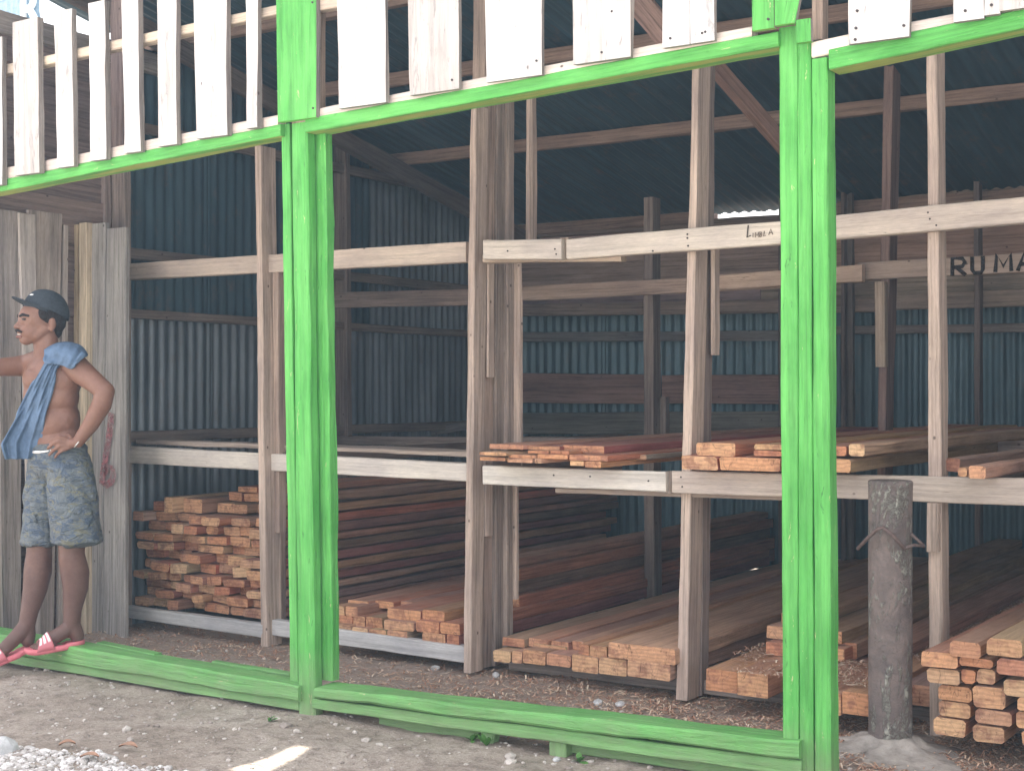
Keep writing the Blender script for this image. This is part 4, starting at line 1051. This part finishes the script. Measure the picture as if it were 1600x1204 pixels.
# feet
NH = HP(118, 990, -.07); 
b.cap([(HP(113, 972, -.07), .036), (HP(119, 988, -.07), .034), (HP(121, 992, -.07), .031)])
b.cap([(HP(108, 978, -.07), .036), (HP(90, 988, -.078), .033), (HP(72, 996, -.085), .030)])
b.ell(HP(72, 1000, -.085), .045, .042, .018, LV(1, .1, -.04).normalized(), DN, UPV)
for i, (L, r) in enumerate(((0, .0125), (2, .0095), (4, .009), (7, .0085), (10, .008))):
    dd = -.055 - i * .0165
    b.cap([(HP(64 + L * .5, 1001, dd), r), (HP(56 + L, 1004, dd), r), (HP(50 + L, 1006, dd), r * .9)])
b.cap([(HP(42, 975, .04), .036), (HP(44, 992, .04), .034), (HP(43, 1000, .035), .031)])
b.cap([(HP(38, 980, .03), .036), (HP(20, 998, .01), .033), (HP(4, 1012, .0), .030)])
b.ell(HP(2, 1016, -.005), .045, .042, .018, LV(.94, .1, .25).normalized(), DN, UPV)
for i, (L, r) in enumerate(((0, .0125), (2, .0095), (4, .009), (7, .0085), (10, .008))):
    dd = .03 - i * .0165
    b.cap([(HP(-8 + L * .5, 1020, dd), r), (HP(-16 + L, 1025, dd), r), (HP(-21 + L, 1028, dd), r * .9)])
bodym = b.done(.0042, 9, .5)
def skin_mat():
    m, t, b_ = mat('tanned skin'); geo = t.nodes.new('ShaderNodeNewGeometry'); sx = t.nodes.new('ShaderNodeSeparateXYZ'); t.links.new(geo.outputs['Position'], sx.inputs[0])
    n = noi(t, geo.outputs['Position'], 14, 5, .6); n2 = noi(t, geo.outputs['Position'], 120, 3, .6)
    leg = ramp(t, mth(t, 'ADD', sx.outputs[2], mth(t, 'MULTIPLY', n, .2)), [(.55, 1.), (.85, 0.)])
    c = mixc(t, leg, (.20, .104, .073), (.125, .068, .055))
    c = mixc(t, 1, c, ramp(t, n, [(.3, (.86, .80, .80)), (.7, (1.08, 1.08, 1.08))]), 'MULTIPLY')
    c = mixc(t, 1, c, ramp(t, n2, [(.3, .93), (.7, 1.05)]), 'MULTIPLY')
    t.links.new(c, b_.inputs['Base Color']); b_.inputs['Roughness'].default_value = .5
    b_.inputs['Specular IOR Level'].default_value = .4
    b_.inputs['Subsurface Weight'].default_value = .12; b_.inputs['Subsurface Scale'].default_value = .01
    b_.inputs['Subsurface Radius'].default_value = (1, .35, .2)
    bump(t, b_, n2, .08, .004); return m
M_SKIN = skin_mat()
foot0 = HP(80, 1005)
person = link('person', bodym, M_SKIN, origin=foot0, smooth=True)
tag(person, 'bare chested man in black cap, camo shorts and pink sandals standing on green sill', 'person')
BV = BVHTree.FromPolygons([v.co + foot0 for v in bodym.vertices], [tuple(p.vertices) for p in bodym.polygons])
# hair
h = Blob()
h.ell(HD(75, 488), .094, .079, .085, HX, HY, UPV)
h.ell(HD(84, 503), .055, .066, .058, HX, HY, UPV)
h.ell(HD(64, 490, -.064), .028, .013, .035, HX, HY, UPV); h.ell(HD(64, 490, .064), .028, .013, .035, HX, HY, UPV)
h.ell(HD(85, 515), .036, .050, .045, HX, HY, UPV)
M_HAIR = plain('short black hair', (.025, .02, .02), .85, .2, 160, .5, .8)
link('hair', h.done(.004, 3), M_HAIR, person, smooth=True)
# face details
M_EYE = plain('eye', (.05, .035, .03), .3, .5, 10, 0, 0); M_TEETH = plain('teeth', (.50, .44, .38), .4, .3, 10, 0, 0); M_LIP = plain('lips', (.20, .09, .075), .6, .2, 20, .1, 0)
for s in (-1, 1):
    e = Blob(); e.ell(HD(35.5, 500, s * .036), .014, .013, .006, HX, HY, UPV); link('eye', e.done(.002, 1), M_EYE, person, smooth=True)
    e = Blob(); e.cap([(HD(30.5, 495, s * .018), .006), (HD(32.5, 493, s * .036), .0065), (HD(40, 495, s * .056), .005)]); link('eyebrow', e.done(.002, 1), M_HAIR, person, smooth=True)
e = Blob(); e.cap([(HD(31, 520, -.034), .0045), (HD(27, 517, -.014), .006), (HD(26.5, 517, 0), .006), (HD(27, 517, .014), .006), (HD(31, 520, .034), .0045)]); link('moustache', e.done(.002, 1), M_HAIR, person, smooth=True)
e = Blob(); e.cap([(HD(31, 523, -.016), .003), (HD(28.5, 523, 0), .0035), (HD(31, 523, .016), .003)]); link('teeth', e.done(.002, 1), M_TEETH, person, smooth=True)
e = Blob(); e.cap([(HD(31.5, 527, -.022), .004), (HD(27.5, 527, 0), .006), (HD(31.5, 527, .022), .004)]); link('lower_lip', e.done(.002, 1), M_LIP, person, smooth=True)
# cap: crown (dome with a lower rim) and brim
M_CAP = plain('faded black cotton', (.035, .042, .052), .9, .2, 90, .25, .3)
V = []; Fc = []; nr, ns = 14, 40
cc_ = HD(73, 484); 
tilt = Matrix.Rotation(R_(12), 3, HY)
for j in range(nr + 1):
    th = math.pi * .5 * j / nr
    for i in range(ns):
        a = 2 * math.pi * i / ns
        r = math.cos(th) ** .75; x = math.cos(a) * .107 * r; y = math.sin(a) * .089 * r; z = .100 * math.sin(th) - .008
        if math.cos(a) > 0: z -= .020 * math.cos(a) * math.cos(th)
        V.append(cc_ + tilt @ (HX * x + HY * y + UPV * z))
for j in range(nr):
    for i in range(ns):
        q = j * ns + i; p = j * ns + (i + 1) % ns; Fc.append((q, p, p + ns, q + ns))
capo = link('cap', mesh(V, Fc), M_CAP, person, smooth=True); md = capo.modifiers.new('s', 'SOLIDIFY'); md.thickness = .004
V = []; Fc = []; nb, nl = 20, 8
for j in range(nl + 1):
    f = j / nl
    for i in range(nb + 1):
        a = math.pi * (i / nb - .5) * .92
        x = -(.075 + .0) * math.cos(a) - f * .088 * max(0, math.cos(a)) ** .6; y = .083 * math.sin(a) * (1 - .12 * f)
        z = -.004 + .022 * f - .020 * (math.sin(a) ** 2) * (1 - .2 * f) + .006
        V.append(cc_ + tilt @ (HX * x + HY * y + UPV * z))
for j in range(nl):
    for i in range(nb):
        q = j * (nb + 1) + i; Fc.append((q, q + 1, q + nb + 2, q + nb + 1))
bo = link('brim', mesh(V, Fc), M_CAP, capo, smooth=True); md = bo.modifiers.new('s', 'SOLIDIFY'); md.thickness = .005
M_WHT = plain('white cloth', (.75, .74, .73), .8, .2, 30, .05, 0)
e = Blob(); e.ell(HD(49, 462, -.02), .012, .018, .005, HX, HY, UPV); link('emblem', e.done(.0025, 1), M_WHT, capo)
e = Blob(); e.cap([(HD(93, 500, -.03), .006), (HD(99, 507, -.02), .006), (HD(101, 509, 0), .006)]); link('strap', e.done(.003, 1), M_CAP, capo, smooth=True)
# shorts
def shorts_mat():
    m, t, b_ = mat('blue grey camouflage cloth'); geo = t.nodes.new('ShaderNodeNewGeometry')
    vm = t.nodes.new('ShaderNodeVectorMath'); vm.operation = 'MULTIPLY'; t.links.new(geo.outputs['Position'], vm.inputs[0]); vm.inputs[1].default_value = (1, 1, 2.0)
    n = noi(t, vm.outputs[0], 13, 3, .6, 1.2); n2 = noi(t, vm.outputs[0], 21, 4, .7, .8)
    c = mixc(t, ramp(t, n, [(.44, 0.), (.5, 1.)]), (.065, .09, .13), (.115, .135, .15))
    c = mixc(t, ramp(t, n2, [(.56, 0.), (.60, 1.)]), c, (.155, .155, .115))
    c = mixc(t, ramp(t, n2, [(.34, 1.), (.38, 0.)]), c, (.07, .09, .12))
    t.links.new(c, b_.inputs['Base Color']); b_.inputs['Roughness'].default_value = .6
    w2 = t.nodes.new('ShaderNodeVectorMath'); w2.operation = 'MULTIPLY'; t.links.new(geo.outputs['Position'], w2.inputs[0]); w2.inputs[1].default_value = (1.6, 1.6, 3)
    bump(t, b_, noi(t, w2.outputs[0], 9, 4, .55, 1.5), .8, .04); return m
s_ = Blob()
s_.ell(HP(93, 722), .168, .124, .10, LFT, FWD, UPV)
s_.ell(HP(91, 700), .158, .116, .05, LFT, FWD, UPV)
for i in range(26):
    f = i / 25
    c = HP(108 + 12 * f, 725 + 117 * f, -.075 - .02 * f); s_.ell(c, .105 + .012 * f, .10 + .01 * f, .030, XN, DN, LV(.08, 0, 1).normalized(), sub=3)
    c = HP(74 - 10 * f, 725 + 122 * f, .065 - .01 * f); s_.ell(c, .098 - .004 * f, .095 + .0 * f, .030, XN, DN, UPV, sub=3)
sm_ = s_.done(.006, 5)
for v in sm_.vertices:
    p = v.co; k = max(0, min(1, (HP(0, 700).z - p.z) / .1))
    a = noise.noise(Vector((p.x * 9 + p.z * 7, p.y * 9, p.z * 5))); a2 = noise.noise(Vector((p.x * 22 - p.z * 12, p.y * 22, p.z * 9 + 4)))
    fold = math.sin((p.dot(XN) * 55 + p.z * 26 + 5 * a)) 
    v.co = p + v.normal * (.010 * a + .006 * a2 + .0035 * fold) * (.3 + .7 * k)
sh = link('shorts', sm_, shorts_mat(), person, smooth=True)
e = Blob()
ring = [HP(93, 694) + LFT * (math.cos(a) * .150) + FWD * (math.sin(a) * .110) + UPV * (.012 * math.cos(a) - .03 * math.sin(a)) for a in [2 * math.pi * i / 36 for i in range(37)]]
e.cap([(p, .009) for p in ring]); link('waistband', e.done(.004, 2), M_WHT, person, smooth=True)
e = Blob(); rg = [HP(121, 689, -.185) + LV(.6, 0, .8).normalized() * (math.cos(a) * .028) + DN * (math.sin(a) * .028) for a in [2 * math.pi * i / 20 for i in range(21)]]
e.cap([(p, .0032) for p in rg]); link('bracelet', e.done(.002, 1), plain('steel bracelet', (.7, .7, .7), .3, .5, 20, .1, 0, .9), person, smooth=True)
# sandals
M_PINK = plain('pink rubber', (.62, .17, .20), .6, .35, 30, .12, .1)
def strap_mat():
    m, t, b_ = mat('pink strap with white stripes')
    u = t.nodes.new('ShaderNodeUVMap'); s = t.nodes.new('ShaderNodeSeparateXYZ'); t.links.new(u.outputs[0], s.inputs[0])
    f = ramp(t, mth(t, 'FRACT', mth(t, 'MULTIPLY', s.outputs[0], 3.0)), [(.22, 0.), (.26, 1.), (.80, 1.), (.84, 0.)])
    lim = ramp(t, s.outputs[1], [(.14, 0.), (.18, 1.), (.82, 1.), (.86, 0.)])
    c = mixc(t, mth(t, 'MULTIPLY', f, lim), (.55, .16, .19), (.82, .78, .78))
    t.links.new(c, b_.inputs['Base Color']); b_.inputs['Roughness'].default_value = .5; return m
M_STRAP = strap_mat()
def sandal(heel, toe, wid, lift):
    ax = (toe - heel); L = ax.length; ax = ax.normalized(); sd_ = ax.cross(UPV).normalized(); up = sd_.cross(ax).normalized()
    V = []; Fc = []; n = 24
    for i in range(n + 1):
        f = i / n; x = L * f
        hw = wid * (.62 + .38 * math.sin(min(1, f * 1.25) * math.pi / 2 * 1.0)) * math.sqrt(max(.02, 1 - (2 * f - 1) ** 6))
        z = .012 * max(0, f - .75) * 4 * (f - .75) * 4 + (.004 if f < .3 else 0)
        for (s, zz) in ((-1, 0), (-1.05, .012), (-.98, .024), (0, .020), (.98, .024), (1.05, .012), (1, 0)):
            V.append(heel + ax * x + sd_ * (s * hw) + up * (zz + z))
    for i in range(n):
        for k in range(7):
            a = i * 7 + k; c = i * 7 + (k + 1) % 7; Fc.append((a, c, c + 7, a + 7))
    Fc.append(tuple(range(7))[::-1]); Fc.append(tuple(range(n * 7, n * 7 + 7)))
    so_ = link('sandal', mesh(V, Fc), M_PINK, person, smooth=True)
    V = []; Fc = []; U = []; na, nb_ = 16, 10
    for i in range(nb_ + 1):
        f = i / nb_; x = L * (.52 + .30 * f)
        for j in range(na + 1):
            g_ = j / na; a = math.pi * g_; hw = wid * 1.06; hh = (.078 - .030 * f)
            V.append(heel + ax * (x - .02 * math.sin(a) * (1 - 2 * f) * -1) + sd_ * (-math.cos(a) * hw) + up * (.014 + hh * math.sin(a) ** .8))
    for i in range(nb_):
        for j in range(na):
            a = i * (na + 1) + j; Fc.append((a, a + 1, a + na + 2, a + na + 1)); U.append([(q / nb_, r / na) for q, r in ((i, j), (i, j + 1), (i + 1, j + 1), (i + 1, j))])
    st = link('strap', mesh(V, Fc, U), M_STRAP, so_, smooth=True); md = st.modifiers.new('s', 'SOLIDIFY'); md.thickness = .004
sandal(HP(133, 1006, -.065), HP(40, 1016, -.10), .047, 0)
sandal(HP(58, 1014, .035), HP(-33, 1042, -.03), .047, 0)

# shirt slung over the near shoulder: grid draped on the body
def shirt():
    left = [(540, 92), (550, 82), (562, 72), (580, 62), (600, 51), (620, 41), (640, 31), (660, 20), (680, 9), (692, 4), (704, 8), (716, 12)]
    right = [(540, 112), (550, 114), (562, 100), (575, 90), (600, 83), (620, 78), (640, 73), (660, 69), (680, 66), (692, 64), (704, 62), (716, 60)]
    def at(tb, y):
        for (y0, x0), (y1, x1) in zip(tb, tb[1:]):
            if y <= y1: return x0 + (x1 - x0) * (y - y0) / (y1 - y0)
        return tb[-1][1]
    ny, nx_ = 60, 26; D = []
    for j in range(ny + 1):
        y = 545 + (716 - 545) * j / ny; row = []
        for i in range(nx_ + 1):
            f = i / nx_; x = at(left, y) * (1 - f) + at(right, y) * f
            o = HP(x, y, -1.2); hit = BV.ray_cast(o, DN, 1.6)
            row.append((x, y, hit[3] - 1.2 if hit[0] is not None else None))
        D.append(row)
    # fill gaps from the right neighbour / row above, then relax
    dd = [[c[2] for c in r] for r in D]
    for j in range(ny + 1):
        last = None
        for i in range(nx_, -1, -1):
            if dd[j][i] is None or dd[j][i] > .0: dd[j][i] = last if last is not None else (dd[j - 1][i] if j else -.1)
            last = dd[j][i]
    for it in range(12):
        dd = [[(dd[j][i] + dd[max(j - 1, 0)][i] + dd[min(j + 1, ny)][i] + dd[j][max(i - 1, 0)] + dd[j][min(i + 1, nx_)]) / 5 for i in range(nx_ + 1)] for j in range(ny + 1)]
    V = []; Fc = []
    for j in range(ny + 1):
        for i in range(nx_ + 1):
            x, y, _ = D[j][i]; f = i / nx_
            fold = .015 * math.sin(f * 17 + 1.6 * math.sin(y * .035)) * (.35 + .65 * j / ny) + .006 * math.sin(f * 37 + y * .06) + .012 * noise.noise(Vector((x * .06, y * .03, 2)))
            V.append(HP(x, y, dd[j][i] - .022 + fold))
    for j in range(ny):
        for i in range(nx_):
            a = j * (nx_ + 1) + i; Fc.append((a, a + 1, a + nx_ + 2, a + nx_ + 1))
    base = len(V)
    # part lying over the top of the shoulder
    yt = [(545, 70, 133), (541, 84, 126)]
    n1, n2_ = 24, 18
    cpts = [(68, 548), (88, 538), (110, 537), (128, 543), (138, 556)]; bpts = [(69, 568), (85, 570), (98, 573), (111, 577), (127, 553)]
    def pl(P_, f):
        q = f * (len(P_) - 1); i = min(int(q), len(P_) - 2); g_ = q - i
        p0, p1, p2, p3 = P_[max(i - 1, 0)], P_[i], P_[i + 1], P_[min(i + 2, len(P_) - 1)]
        return tuple(.5 * (2 * p1[c] + (p2[c] - p0[c]) * g_ + (2 * p0[c] - 5 * p1[c] + 4 * p2[c] - p3[c]) * g_ ** 2 + (3 * p1[c] - p0[c] - 3 * p2[c] + p3[c]) * g_ ** 3) for c in (0, 1))
    dm = {}
    for j in range(n2_ + 1):
        for i in range(n1 + 1):
            f = i / n1; g_ = j / n2_
            tx, ty = pl(cpts, f); bx_, by_ = pl(bpts, f); gg = max(0, (g_ - .25) / .75)
            x = tx + (bx_ - tx) * gg; y = ty + (by_ - ty) * gg
            hit = BV.ray_cast(HP(x, y + 5, -1.2), DN, 1.6); d = hit[3] - 1.2 if hit[0] is not None else -.09
            d = max(-.21, min(d, -.05)) 
            if g_ < .25: d = d + (.25 - g_) * .45; y = y - 3 * math.sin(g_ / .25 * math.pi / 2 + 1.57) 
            dm[(i, j)] = (x, y, d)
    for it in range(6):
        dm = {k: (v[0], v[1], (v[2] * 2 + sum(dm[(min(max(k[0] + a, 0), n1), min(max(k[1] + b2, 0), n2_))][2] for a, b2 in ((1, 0), (-1, 0), (0, 1), (0, -1)))) / 6) for k, v in dm.items()}
    for j in range(n2_ + 1):
        for i in range(n1 + 1):
            x, y, d = dm[(i, j)]; V.append(HP(x, y, d - .034 + .012 * noise.noise(Vector((x * .09, y * .11, 7))) + .006 * math.sin(x * .42 + y * .25)))
    for j in range(n2_):
        for i in range(n1):
            a = base + j * (n1 + 1) + i; Fc.append((a, a + 1, a + n1 + 2, a + n1 + 1))
    m = plain('blue cotton shirt', (.10, .15, .23), .9, .15, 22, .22, .6)
    o = link('shirt', mesh(V, Fc), m, smooth=True)
    md = o.modifiers.new('s', 'SOLIDIFY'); md.thickness = .012; md.offset = 1
    md = o.modifiers.new('ss', 'SUBSURF'); md.levels = 1; md.render_levels = 1
    tag(o, 'crumpled blue shirt slung over the shoulder of the bare chested man', 'shirt')
shirt()

# ============================================================ HAZE (dusty humid air in and around the shed)
def haze():
    x0, x1, y0, y1, z0, z1 = -75, 75, -75, 75, -1.2, 5.2
    V = [(x, y, z) for z in (z0, z1) for y in (y0, y1) for x in (x0, x1)]
    Fc = [(0, 2, 3, 1), (4, 5, 7, 6), (0, 1, 5, 4), (1, 3, 7, 5), (3, 2, 6, 7), (2, 0, 4, 6)]
    m = bpy.data.materials.new('dusty air'); m.use_nodes = True; t = m.node_tree; t.nodes.clear()
    o = t.nodes.new('ShaderNodeOutputMaterial'); v = t.nodes.new('ShaderNodeVolumePrincipled')
    v.inputs['Color'].default_value = (.50, .74, 1, 1); v.inputs['Density'].default_value = .0034
    v.inputs['Anisotropy'].default_value = .2
    t.links.new(v.outputs[0], o.inputs['Volume'])
    tag(link('haze', mesh(V, Fc), m, origin=(0, 0, 0)), kind='stuff')
haze()
SC.cycles.volume_bounces = 1
